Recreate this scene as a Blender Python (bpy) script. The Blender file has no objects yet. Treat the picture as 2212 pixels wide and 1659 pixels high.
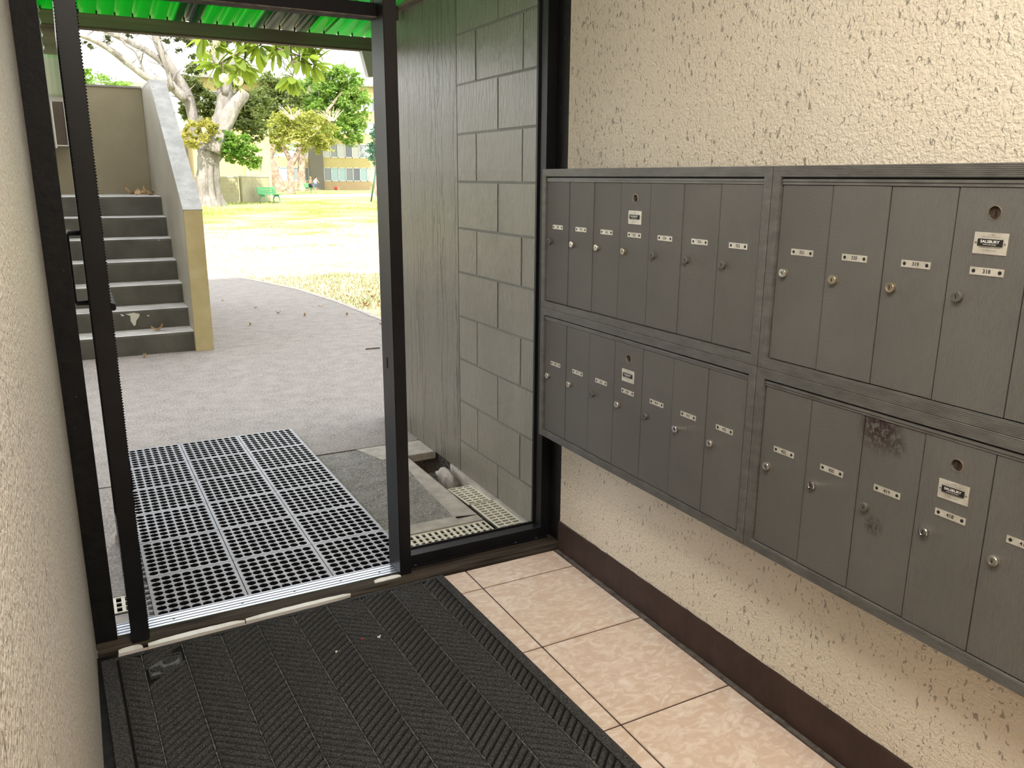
import bpy, bmesh, math, random
from mathutils import Vector, Matrix, Euler, noise
R = random.Random(7)
S = bpy.context.scene
COL = S.collection
# ------------------------------------------------------------------ camera, sky, sun, exposure
cam = bpy.data.cameras.new('camera'); cam.sensor_width = 36; cam.lens = 28.506; cam.clip_end = 500; cam.clip_start = 0.02
co = bpy.data.objects.new('camera', cam); COL.objects.link(co)
co.location = (-1.3855, -2.3893, 1.3696)
co.rotation_euler = Euler((1.3224, -0.0054, -0.4893), 'XYZ')
S.camera = co
S.view_settings.view_transform = 'Standard'; S.view_settings.look = 'None'
S.view_settings.exposure = 0.0; S.view_settings.gamma = 1.0; S.view_settings.use_curve_mapping = False
W = bpy.data.worlds.new('sky'); S.world = W; W.use_nodes = True
wn = W.node_tree.nodes; wl = W.node_tree.links
wbg = wn['Background']; wbg.inputs['Strength'].default_value = 3.5
tc = wn.new('ShaderNodeTexCoord'); sx = wn.new('ShaderNodeSeparateXYZ'); wr = wn.new('ShaderNodeValToRGB')
wl.new(tc.outputs['Generated'], sx.inputs[0]); wl.new(sx.outputs['Z'], wr.inputs[0]); wl.new(wr.outputs[0], wbg.inputs['Color'])
wr.color_ramp.elements[0].position = 0.0; wr.color_ramp.elements[0].color = (1.0, .985, .955, 1)
wr.color_ramp.elements[1].position = 0.9; wr.color_ramp.elements[1].color = (0.88, 0.94, 1.0, 1)
sl = bpy.data.lights.new('sun', 'SUN'); sl.energy = 10.5; sl.angle = math.radians(1.0); sl.color = (1.0, 0.95, 0.86)
so = bpy.data.objects.new('sun', sl); COL.objects.link(so)
so.rotation_euler = Vector((0.2, 0.6, -0.775)).to_track_quat('-Z', 'Y').to_euler()
so.location = (0, -5, 20)

# ------------------------------------------------------------------ materials
def _n(nt, t, **kw):
    n = nt.nodes.new(t)
    for k, v in kw.items():
        if hasattr(n, k): setattr(n, k, v)
        else: n.inputs[k.replace('_', ' ')].default_value = v
    return n
def mat(name, c1, c2=None, scale=6., rough=.6, bump=0., bscale=60., bdist=.005, metal=0., spec=.5, stretch=(1, 1, 1), detail=5.,
        lo=.35, hi=.65, coat=0., transl=None, emit=None, bstretch=None, speck=None):
    m = bpy.data.materials.new(name); m.use_nodes = True
    nt = m.node_tree; b = nt.nodes['Principled BSDF']; L = nt.links.new
    b.inputs['Base Color'].default_value = (*c1, 1); b.inputs['Roughness'].default_value = rough
    b.inputs['Metallic'].default_value = metal; b.inputs['Specular IOR Level'].default_value = spec
    b.inputs['Coat Weight'].default_value = coat
    m.diffuse_color = (*c1, 1)
    g = nt.nodes.new('ShaderNodeNewGeometry')
    out = None
    if c2 is not None:
        mp = _n(nt, 'ShaderNodeMapping'); mp.inputs['Scale'].default_value = stretch
        L(g.outputs['Position'], mp.inputs[0])
        n = _n(nt, 'ShaderNodeTexNoise', Scale=scale, Detail=detail, Roughness=.6); L(mp.outputs[0], n.inputs['Vector'])
        r = _n(nt, 'ShaderNodeValToRGB'); e = r.color_ramp.elements
        e[0].position = lo; e[1].position = hi; e[0].color = (*c1, 1); e[1].color = (*c2, 1)
        L(n.outputs['Fac'], r.inputs[0]); out = r.outputs[0]
        if speck:
            sc_, th, sc_col = speck
            n2 = _n(nt, 'ShaderNodeTexNoise', Scale=sc_, Detail=2., Roughness=.5); L(g.outputs['Position'], n2.inputs['Vector'])
            r2 = _n(nt, 'ShaderNodeValToRGB'); r2.color_ramp.elements[0].position = th; r2.color_ramp.elements[1].position = th + .06
            L(n2.outputs['Fac'], r2.inputs[0])
            mx = _n(nt, 'ShaderNodeMix', data_type='RGBA'); L(r2.outputs[0], mx.inputs[0]); L(out, mx.inputs[6]); mx.inputs[7].default_value = (*sc_col, 1)
            out = mx.outputs[2]
        L(out, b.inputs['Base Color'])
    if bump:
        mp2 = _n(nt, 'ShaderNodeMapping'); mp2.inputs['Scale'].default_value = bstretch or stretch
        L(g.outputs['Position'], mp2.inputs[0])
        n = _n(nt, 'ShaderNodeTexNoise', Scale=bscale, Detail=4., Roughness=.6); L(mp2.outputs[0], n.inputs['Vector'])
        bp = _n(nt, 'ShaderNodeBump', Strength=bump, Distance=bdist); L(n.outputs['Fac'], bp.inputs['Height']); L(bp.outputs[0], b.inputs['Normal'])
    if transl:
        t = _n(nt, 'ShaderNodeBsdfTranslucent'); t.inputs['Color'].default_value = (*transl[1], 1)
        mx = _n(nt, 'ShaderNodeMixShader'); mx.inputs[0].default_value = transl[0]
        L(b.outputs[0], mx.inputs[1]); L(t.outputs[0], mx.inputs[2]); L(mx.outputs[0], nt.nodes['Material Output'].inputs[0])
    if emit:
        b.inputs['Emission Color'].default_value = (*emit[1], 1); b.inputs['Emission Strength'].default_value = emit[0]
    return m
def stucco(name, c, pit, amp):
    m = mat(name, c, tuple(v * .94 for v in c), scale=1.4, rough=.5, spec=.4)
    nt = m.node_tree; L = nt.links.new; b = nt.nodes['Principled BSDF']
    g = next(n for n in nt.nodes if n.type == 'NEW_GEOMETRY')
    mp = _n(nt, 'ShaderNodeMapping'); mp.inputs['Scale'].default_value = (1, 1, 1); L(g.outputs['Position'], mp.inputs[0])
    n = _n(nt, 'ShaderNodeTexNoise', Scale=135., Detail=2.5, Roughness=.5, Distortion=.3); L(mp.outputs[0], n.inputs['Vector'])
    r = _n(nt, 'ShaderNodeMapRange', interpolation_type='SMOOTHSTEP'); r.inputs[1].default_value = .32; r.inputs[2].default_value = .66
    L(n.outputs['Fac'], r.inputs[0])
    # trowel pits: short slanting dark dents, denser in some areas
    mq = _n(nt, 'ShaderNodeMapping'); mq.inputs['Rotation'].default_value = (.45, 0, 0); mq.inputs['Scale'].default_value = (1, 1.35, .62); L(g.outputs['Position'], mq.inputs[0])
    p = _n(nt, 'ShaderNodeTexNoise', Scale=88., Detail=1., Roughness=.4, Distortion=.9); L(mq.outputs[0], p.inputs['Vector'])
    pl = _n(nt, 'ShaderNodeTexNoise', Scale=1.6, Detail=3.); L(g.outputs['Position'], pl.inputs['Vector'])
    ad0 = _n(nt, 'ShaderNodeMath', operation='MULTIPLY_ADD'); L(pl.outputs['Fac'], ad0.inputs[0]); ad0.inputs[1].default_value = .22; L(p.outputs['Fac'], ad0.inputs[2])
    sz = _n(nt, 'ShaderNodeSeparateXYZ'); L(g.outputs['Position'], sz.inputs[0]); ad = _n(nt, 'ShaderNodeMath', operation='MULTIPLY_ADD'); L(sz.outputs['Z'], ad.inputs[0]); ad.inputs[1].default_value = .028; L(ad0.outputs[0], ad.inputs[2])
    pr = _n(nt, 'ShaderNodeMapRange', interpolation_type='SMOOTHSTEP'); pr.inputs[1].default_value = pit; pr.inputs[2].default_value = pit + .05
    L(ad.outputs[0], pr.inputs[0])
    sb = _n(nt, 'ShaderNodeMath', operation='MULTIPLY_ADD'); L(pr.outputs[0], sb.inputs[0]); sb.inputs[1].default_value = -1.6; L(r.outputs[0], sb.inputs[2])
    bp = _n(nt, 'ShaderNodeBump', Strength=amp, Distance=.0042); L(sb.outputs[0], bp.inputs['Height']); L(bp.outputs[0], b.inputs['Normal'])
    old = b.inputs['Base Color'].links[0].from_socket
    mx = _n(nt, 'ShaderNodeMix', data_type='RGBA'); L(pr.outputs[0], mx.inputs[0]); L(old, mx.inputs[6]); mx.inputs[7].default_value = (*[v * .46 for v in c], 1)
    L(mx.outputs[2], b.inputs['Base Color'])
    return m
def painted_ribs(name, c, pitch, axis, stains=True):
    m = mat(name, c, tuple(v * 1.18 for v in c), scale=3.5, rough=.42, spec=.5)
    nt = m.node_tree; L = nt.links.new; b = nt.nodes['Principled BSDF']
    g = next(n for n in nt.nodes if n.type == 'NEW_GEOMETRY')
    w = _n(nt, 'ShaderNodeTexWave', wave_type='BANDS', bands_direction=axis, Scale=2 * math.pi / (20 * pitch)); L(g.outputs['Position'], w.inputs['Vector'])
    bp = _n(nt, 'ShaderNodeBump', Strength=.7, Distance=.0011); L(w.outputs['Fac'], bp.inputs['Height']); L(bp.outputs[0], b.inputs['Normal'])
    if stains:
        old = b.inputs['Base Color'].links[0].from_socket
        for (cy, cz, rad, colr) in ((-1.362, .885, .062, (.028, .013, .010)), (-1.372, .678, .026, (.03, .026, .022)), (-1.40, .86, .03, (.045, .04, .035))):
            v = _n(nt, 'ShaderNodeVectorMath', operation='DISTANCE'); L(g.outputs['Position'], v.inputs[0]); v.inputs[1].default_value = (0, cy, cz)
            q = _n(nt, 'ShaderNodeMapRange'); L(v.outputs['Value'], q.inputs[0]); q.inputs[1].default_value = rad; q.inputs[2].default_value = rad * .35
            n = _n(nt, 'ShaderNodeTexNoise', Scale=110., Detail=4., Roughness=.7); L(g.outputs['Position'], n.inputs['Vector'])
            r = _n(nt, 'ShaderNodeMapRange'); L(n.outputs['Fac'], r.inputs[0]); r.inputs[1].default_value = .42; r.inputs[2].default_value = .52
            k = _n(nt, 'ShaderNodeMath', operation='MULTIPLY'); L(q.outputs[0], k.inputs[0]); L(r.outputs[0], k.inputs[1])
            mx = _n(nt, 'ShaderNodeMix', data_type='RGBA'); L(k.outputs[0], mx.inputs[0]); L(old, mx.inputs[6]); mx.inputs[7].default_value = (*colr, 1)
            old = mx.outputs[2]
        L(old, b.inputs['Base Color'])
    return m
def glass(name, tint=(1, 1, 1), refl=.9):
    m = bpy.data.materials.new(name); m.use_nodes = True; nt = m.node_tree; nt.nodes.remove(nt.nodes['Principled BSDF'])
    t = _n(nt, 'ShaderNodeBsdfTransparent'); t.inputs[0].default_value = (*tint, 1)
    g = _n(nt, 'ShaderNodeBsdfGlossy', Roughness=.01); f = _n(nt, 'ShaderNodeFresnel', IOR=1.3)
    mx = _n(nt, 'ShaderNodeMixShader'); L = nt.links.new
    L(f.outputs[0], mx.inputs[0]); L(t.outputs[0], mx.inputs[1]); L(g.outputs[0], mx.inputs[2]); L(mx.outputs[0], nt.nodes['Material Output'].inputs[0])
    return m
M = {}
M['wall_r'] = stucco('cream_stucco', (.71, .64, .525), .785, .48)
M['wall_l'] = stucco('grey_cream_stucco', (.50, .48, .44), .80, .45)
M['ceil'] = mat('ceiling_paint', (.7, .67, .6), rough=.8)
M['tile'] = mat('beige_tile', (.66, .515, .415), (.82, .72, .64), scale=20, rough=.30, detail=9, lo=.44, hi=.68, stretch=(1, 1.5, 1), bump=.03, bscale=20)
for _q in M['tile'].node_tree.nodes:
    if _q.type == 'TEX_NOISE' and _q.inputs['Detail'].default_value > 8: _q.inputs['Distortion'].default_value = 1.4
M['grout'] = mat('dark_grout', (.055, .035, .03), (.09, .06, .05), scale=40, rough=.9)
M['base'] = mat('brown_gloss_paint', (.034, .018, .014), (.048, .027, .021), scale=12, rough=.6, spec=.3, bump=.3, bscale=60, bdist=.003)
M['edgegrey'] = mat('grey_caulk', (.16, .14, .12), (.06, .05, .045), scale=30, rough=.9, bump=.5, bscale=80)
M['black'] = mat('black_anodised', (.008, .008, .0095), (.012, .012, .014), scale=8, rough=.38, spec=.28)
M['blackflat'] = mat('black_flat_header', (.008, .008, .0095), rough=.5, spec=.12)
M['blackmatte'] = mat('black_paint', (.006, .006, .007), (.012, .012, .012), scale=30, rough=.55, spec=.2, bump=.3, bscale=50, speck=(60., .72, (.10, .09, .085)))
M['pile'] = mat('black_pile', (.008, .008, .009), rough=.95, spec=.1)
M['alu'] = mat('mill_aluminium', (.50, .52, .56), (.36, .37, .40), scale=20, rough=.30, metal=.9, stretch=(.2, 4, 1))
M['screw'] = mat('dark_screw', (.03, .03, .03), rough=.4, metal=.6)
M['sill'] = mat('worn_wood_sill', (.018, .014, .011), (.085, .068, .052), scale=10, rough=.9, spec=.15, stretch=(.3, 4, 1), bump=.4, bscale=30)
M['white'] = mat('chipped_white_paint', (.85, .84, .82), (.78, .76, .73), scale=30, rough=.22, spec=.8)
M['box'] = painted_ribs('grey_ribbed_steel', (.112, .109, .102), .0024, 'Y')
M['trim'] = mat('grey_trim_paint', (.100, .098, .092), (.145, .142, .135), scale=18, rough=.38, stretch=(1, 1, 3))
M['cabin'] = mat('dark_cabinet', (.02, .02, .019), rough=.7)
M['plate'] = mat('plate_aluminium', (.66, .64, .58), (.50, .47, .40), scale=45, rough=.4, metal=.35)
M['ink'] = mat('black_ink', (.01, .01, .01), rough=.6)
M['silver'] = mat('worn_nickel', (.62, .60, .55), (.42, .40, .36), scale=70, rough=.3, metal=.85)
M['brass'] = mat('worn_brass', (.50, .44, .34), (.32, .28, .21), scale=70, rough=.38, metal=.8)
M['chrome'] = mat('bright_chrome', (.75, .75, .76), rough=.12, metal=1.)
M['darklock'] = mat('painted_lock', (.075, .073, .066), (.12, .115, .10), scale=80, rough=.45)
M['hole'] = mat('dark_hole', (.012, .009, .007), rough=.9)
M['rust'] = mat('rusty_lock', (.07, .035, .022), (.03, .016, .01), scale=90, rough=.6)
M['block'] = mat('olive_grey_gloss_block', (.160, .145, .115), (.185, .168, .135), scale=5, rough=.30, spec=.6, bump=.75, bscale=42, bdist=.008, bstretch=(1, 1.6, .36))
M['ply'] = mat('olive_grey_gloss_ply', (.158, .143, .113), (.135, .122, .097), scale=4, rough=.30, spec=.6, stretch=(1, 2.4, .3))
def _grain(m):
    nt = m.node_tree; L = nt.links.new; b = nt.nodes['Principled BSDF']; g = next(n for n in nt.nodes if n.type == 'NEW_GEOMETRY')
    mp = _n(nt, 'ShaderNodeMapping'); mp.inputs['Scale'].default_value = (1, 1, .13); L(g.outputs['Position'], mp.inputs[0])
    w = _n(nt, 'ShaderNodeTexWave', wave_type='BANDS', bands_direction='Y', Scale=7., Distortion=11., Detail=4.); w.inputs['Detail Scale'].default_value = 2.2; w.inputs['Detail Roughness'].default_value = .6; L(mp.outputs[0], w.inputs['Vector'])
    n = _n(nt, 'ShaderNodeTexNoise', Scale=7., Detail=3.); L(mp.outputs[0], n.inputs['Vector'])
    k = _n(nt, 'ShaderNodeMapRange'); L(n.outputs['Fac'], k.inputs[0]); k.inputs[1].default_value = .42; k.inputs[2].default_value = .62
    r = _n(nt, 'ShaderNodeMapRange', interpolation_type='SMOOTHSTEP'); L(w.outputs['Fac'], r.inputs[0]); r.inputs[1].default_value = .30; r.inputs[2].default_value = .02
    h = _n(nt, 'ShaderNodeMath', operation='MULTIPLY'); L(k.outputs[0], h.inputs[0]); L(r.outputs[0], h.inputs[1])
    f = _n(nt, 'ShaderNodeTexNoise', Scale=150., Detail=3.); L(mp.outputs[0], f.inputs['Vector'])
    t = _n(nt, 'ShaderNodeMath', operation='MULTIPLY_ADD'); L(h.outputs[0], t.inputs[0]); t.inputs[1].default_value = -1.; L(f.outputs['Fac'], t.inputs[2])
    bp = _n(nt, 'ShaderNodeBump', Strength=.7, Distance=.006); L(t.outputs[0], bp.inputs['Height']); L(bp.outputs[0], b.inputs['Normal'])
    mx = _n(nt, 'ShaderNodeMix', data_type='RGBA'); mm = _n(nt, 'ShaderNodeMath', operation='MULTIPLY'); L(h.outputs[0], mm.inputs[0]); mm.inputs[1].default_value = .75
    L(mm.outputs[0], mx.inputs[0]); L(b.inputs['Base Color'].links[0].from_socket, mx.inputs[6]); mx.inputs[7].default_value = (.05, .045, .036, 1); L(mx.outputs[2], b.inputs['Base Color'])
_grain(M['ply'])
M['mortar'] = mat('painted_mortar', (.10, .096, .078), rough=.5, bump=.3, bscale=60)
M['beam'] = mat('olive_painted_wood', (.16, .145, .095), (.26, .225, .155), scale=7, rough=.5, stretch=(.15, 3, 3), bump=.3, bscale=20, bstretch=(.3, 3, 3))
M['rawwood'] = mat('raw_brown_wood', (.16, .11, .07), (.10, .07, .045), scale=9, rough=.7, stretch=(3, .2, 3), bump=.3, bscale=20)
M['green'] = mat('green_corrugated_plastic', (.01, .30, .04), rough=.3, transl=(.7, (.012, .50, .075)))
M['green2'] = mat('pale_green_corrugated_plastic', (.05, .34, .10), rough=.3, transl=(.7, (.06, .56, .15)))
M['dkgreen'] = mat('dull_grey_green_sheet', (.05, .10, .075), rough=.35, transl=(.35, (.04, .14, .08)))
M['conc'] = mat('walk_concrete', (.165, .142, .126), (.235, .205, .184), scale=9, rough=.85, bump=.6, bscale=120, bdist=.005, detail=10, speck=(95., .53, (.30, .268, .245)))
M['conc2'] = mat('rough_concrete', (.15, .138, .122), (.25, .232, .21), scale=16, rough=.9, bump=1., bscale=75, bdist=.016, detail=10, speck=(90., .56, (.33, .31, .285)))
M['curb'] = mat('pale_concrete_edge', (.42, .38, .33), (.30, .26, .23), scale=16, rough=.85, bump=.4, bscale=50)
M['dirt'] = mat('trench_dirt', (.022, .018, .015), (.075, .062, .052), scale=40, rough=1., bump=1., bscale=50, bdist=.02, speck=(130., .62, (.35, .33, .30)))
M['rubble'] = mat('broken_concrete', (.26, .22, .19), (.42, .38, .35), scale=25, rough=.95, bump=.8, bscale=50, bdist=.01)
M['grate'] = mat('ivory_plastic_grate', (.72, .68, .56), (.62, .57, .45), scale=18, rough=.5)
M['stairwall'] = mat('grey_painted_stair_wall', (.27, .248, .195), (.34, .315, .25), scale=2.5, rough=.5, bump=.3, bscale=14, bdist=.01, speck=(40., .72, (.40, .38, .33)))
M['stairtan'] = mat('tan_painted_wall', (.27, .235, .16), (.325, .285, .20), scale=2, rough=.6, bump=.25, bscale=16, bdist=.008)
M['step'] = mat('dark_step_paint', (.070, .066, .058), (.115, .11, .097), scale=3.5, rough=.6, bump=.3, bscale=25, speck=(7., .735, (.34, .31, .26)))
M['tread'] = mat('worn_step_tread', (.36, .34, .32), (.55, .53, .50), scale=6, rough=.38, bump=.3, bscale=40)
M['endtan'] = mat('yellow_tan_paint', (.46, .38, .19), (.55, .465, .27), scale=5, rough=.6, bump=.3, bscale=25, speck=(14., .70, (.22, .19, .13)))
M['cap'] = mat('weathered_wall_cap', (.27, .262, .245), (.38, .372, .355), scale=9, rough=.6, bump=.3, bscale=30, speck=(30., .68, (.22, .2, .18)))
def lawnmat(name, green, dry, pale, bump):
    m = mat(name, green, dry, scale=.5, rough=1., detail=9, lo=.36, hi=.60, bump=bump, bscale=30, bdist=.03, spec=.1)
    nt = m.node_tree; L = nt.links.new; b = nt.nodes['Principled BSDF']; g = next(n for n in nt.nodes if n.type == 'NEW_GEOMETRY')
    n = _n(nt, 'ShaderNodeTexNoise', Scale=.35, Detail=7., Roughness=.65); L(g.outputs['Position'], n.inputs['Vector'])
    x = _n(nt, 'ShaderNodeSeparateXYZ'); L(g.outputs['Position'], x.inputs[0])
    q = _n(nt, 'ShaderNodeMapRange'); L(x.outputs['Y'], q.inputs[0]); q.inputs[1].default_value = 27.; q.inputs[2].default_value = 15.; q.inputs[3].default_value = -.06; q.inputs[4].default_value = .26  # near grass paler: sunlit brightness put into the colour with the dry tone
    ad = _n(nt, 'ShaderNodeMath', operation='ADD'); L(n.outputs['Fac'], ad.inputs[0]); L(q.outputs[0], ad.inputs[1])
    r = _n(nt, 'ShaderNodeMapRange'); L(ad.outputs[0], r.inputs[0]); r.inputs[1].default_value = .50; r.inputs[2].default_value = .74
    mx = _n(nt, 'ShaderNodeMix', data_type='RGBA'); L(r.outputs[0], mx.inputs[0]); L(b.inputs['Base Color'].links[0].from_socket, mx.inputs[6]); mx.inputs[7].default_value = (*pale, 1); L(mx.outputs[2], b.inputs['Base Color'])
    return m
M['grass'] = lawnmat('dry_lawn', (.17, .25, .04), (.40, .38, .16), (.60, .53, .33), .6)
M['blade'] = lawnmat('grass_blades', (.18, .29, .04), (.42, .42, .16), (.58, .52, .28), 0.)
M['dirtpath'] = mat('dusty_path', (.50, .45, .40), (.40, .36, .3), scale=3, rough=1.)
M['rubber'] = mat('dusty_rubber', (.17, .17, .19), (.27, .27, .295), scale=12, rough=.40)
M['rubberdk'] = mat('black_rubber', (.006, .006, .007), rough=.8, spec=.2)
M['carpet'] = mat('charcoal_carpet', (.030, .030, .0305), (.135, .135, .138), scale=300, rough=1., spec=.1, bump=.9, bscale=420, bdist=.003, lo=.42, hi=.72)
M['carpetdk'] = mat('black_mat_backing', (.006, .006, .006), (.012, .012, .012), scale=200, rough=.9, spec=.15)
M['carpetline'] = mat('worn_grey_line', (.17, .17, .168), (.05, .05, .05), scale=60, rough=1., spec=.1)
M['emblem'] = mat('worn_grey_patch', (.05, .053, .052), (.16, .17, .165), scale=60, rough=.9)
M['lamp'] = mat('milky_lamp_shade', (.80, .82, .76), rough=.35)
M['bracket'] = mat('dark_bronze_metal', (.02, .02, .02), rough=.4, metal=.5)
M['panel'] = mat('dark_brown_panel', (.07, .05, .04), (.10, .075, .06), scale=6, rough=.5, stretch=(1, 1, .2))
M['pale'] = mat('pale_painted_edge', (.62, .60, .54), rough=.5)
M['steel'] = mat('galvanised_pipe', (.45, .45, .45), rough=.35, metal=.7)
M['leafdry'] = mat('dry_leaf', (.36, .20, .08), (.55, .40, .24), scale=25, rough=.8)
M['bark'] = mat('pale_grey_bark', (.15, .135, .12), (.28, .255, .235), scale=1.6, rough=.95, bump=.8, bscale=5, bdist=.12, stretch=(2, 2, .6))
M['bark2'] = mat('brown_bark', (.20, .14, .105), (.38, .29, .235), scale=2.5, rough=.95, bump=.8, bscale=6, bdist=.1)
M['cutwood'] = mat('sawn_wood', (.50, .34, .20), (.40, .26, .15), scale=6, rough=.8)
def leafmat(n, a, b, t): a, b, t = [tuple(q * .82 for q in w) for w in (a, b, t)]; return mat(n, a, b, scale=1.3, rough=.6, lo=.4, hi=.6, transl=(.45, t))
M['lf_green'] = leafmat('fresh_green_leaves', (.10, .22, .025), (.22, .36, .05), (.22, .42, .04))
M['lf_yel'] = leafmat('yellowing_leaves', (.30, .30, .05), (.44, .38, .09), (.5, .46, .08))
M['lf_olive'] = leafmat('olive_leaves', (.10, .14, .035), (.19, .23, .07), (.2, .26, .05))
M['lf_dark'] = leafmat('dark_olive_leaves', (.07, .08, .04), (.15, .15, .08), (.14, .16, .06))
M['lf_ylgr'] = leafmat('yellow_green_leaves', (.28, .33, .05), (.42, .42, .10), (.45, .48, .08))
M['lf_bright'] = leafmat('bright_green_leaves', (.14, .28, .04), (.30, .42, .09), (.26, .46, .06))
M['lf_blue'] = leafmat('blue_green_leaves', (.05, .14, .09), (.08, .20, .12), (.08, .22, .12))
M['plum'] = mat('plumeria_leaf', (.10, .17, .025), (.17, .25, .045), scale=9, rough=.4, transl=(.6, (.27, .36, .04)))
M['plumstem'] = mat('plumeria_twig', (.10, .075, .055), (.16, .13, .1), scale=12, rough=.9)
M['petal'] = mat('cream_petals', (.66, .62, .46), rough=.6, transl=(.4, (.9, .85, .6)))
M['benchg'] = mat('green_bench_paint', (.10, .36, .15), (.13, .43, .19), scale=6, rough=.5)
M['dkpost'] = mat('dark_green_post_paint', (.015, .07, .035), rough=.5)
M['lowwall'] = mat('khaki_block_wall', (.30, .27, .16), (.36, .33, .21), scale=1.5, rough=.85, bump=.2, bscale=8)
M['bldtan'] = mat('tan_facade', (.42, .34, .15), (.47, .39, .19), scale=.4, rough=.85)
M['bldpink'] = mat('pinkish_facade', (.46, .34, .20), (.42, .30, .16), scale=.6, rough=.85)
M['bldgrey'] = mat('dark_grey_paint', (.16, .145, .12), rough=.85)  # dark grey of the far column, core and downpipe
M['frame'] = mat('white_window_frame', (.55, .54, .50), rough=.5)
M['pane_b'] = mat('blue_curtained_pane', (.30, .42, .45), rough=.15)
M['pane_g'] = mat('grey_pane', (.20, .22, .23), rough=.12)
M['pane_d'] = mat('dark_pane', (.13, .14, .17), rough=.1)
M['pane_w'] = mat('white_curtained_pane', (.42, .42, .41), rough=.2)
M['skin'] = mat('skin', (.62, .36, .25), rough=.55)
M['hair_b'] = mat('blond_hair', (.52, .36, .16), rough=.6)
M['hair_d'] = mat('dark_hair', (.04, .028, .02), rough=.6)
M['shorts'] = mat('navy_shorts', (.03, .035, .07), rough=.8)
M['jean'] = mat('grey_blue_shorts', (.11, .14, .22), rough=.8)
M['shirt'] = mat('pale_blue_tank_top', (.42, .50, .58), rough=.8)
M['eye'] = mat('eye_dark', (.02, .015, .01), rough=.3)
M['lip'] = mat('lip', (.45, .18, .14), rough=.5)
M['red'] = mat('red_plastic', (.65, .05, .05), rough=.5)
M['roofgrey'] = mat('grey_roofing', (.22, .21, .20), rough=.9)
M['lightpanel'] = mat('lamp_diffuser', (.9, .9, .85), rough=.5, emit=(3., (1., .92, .78)))
M['pane'] = glass('clear_glass')
M['mailtext'] = M['ink']

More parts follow.
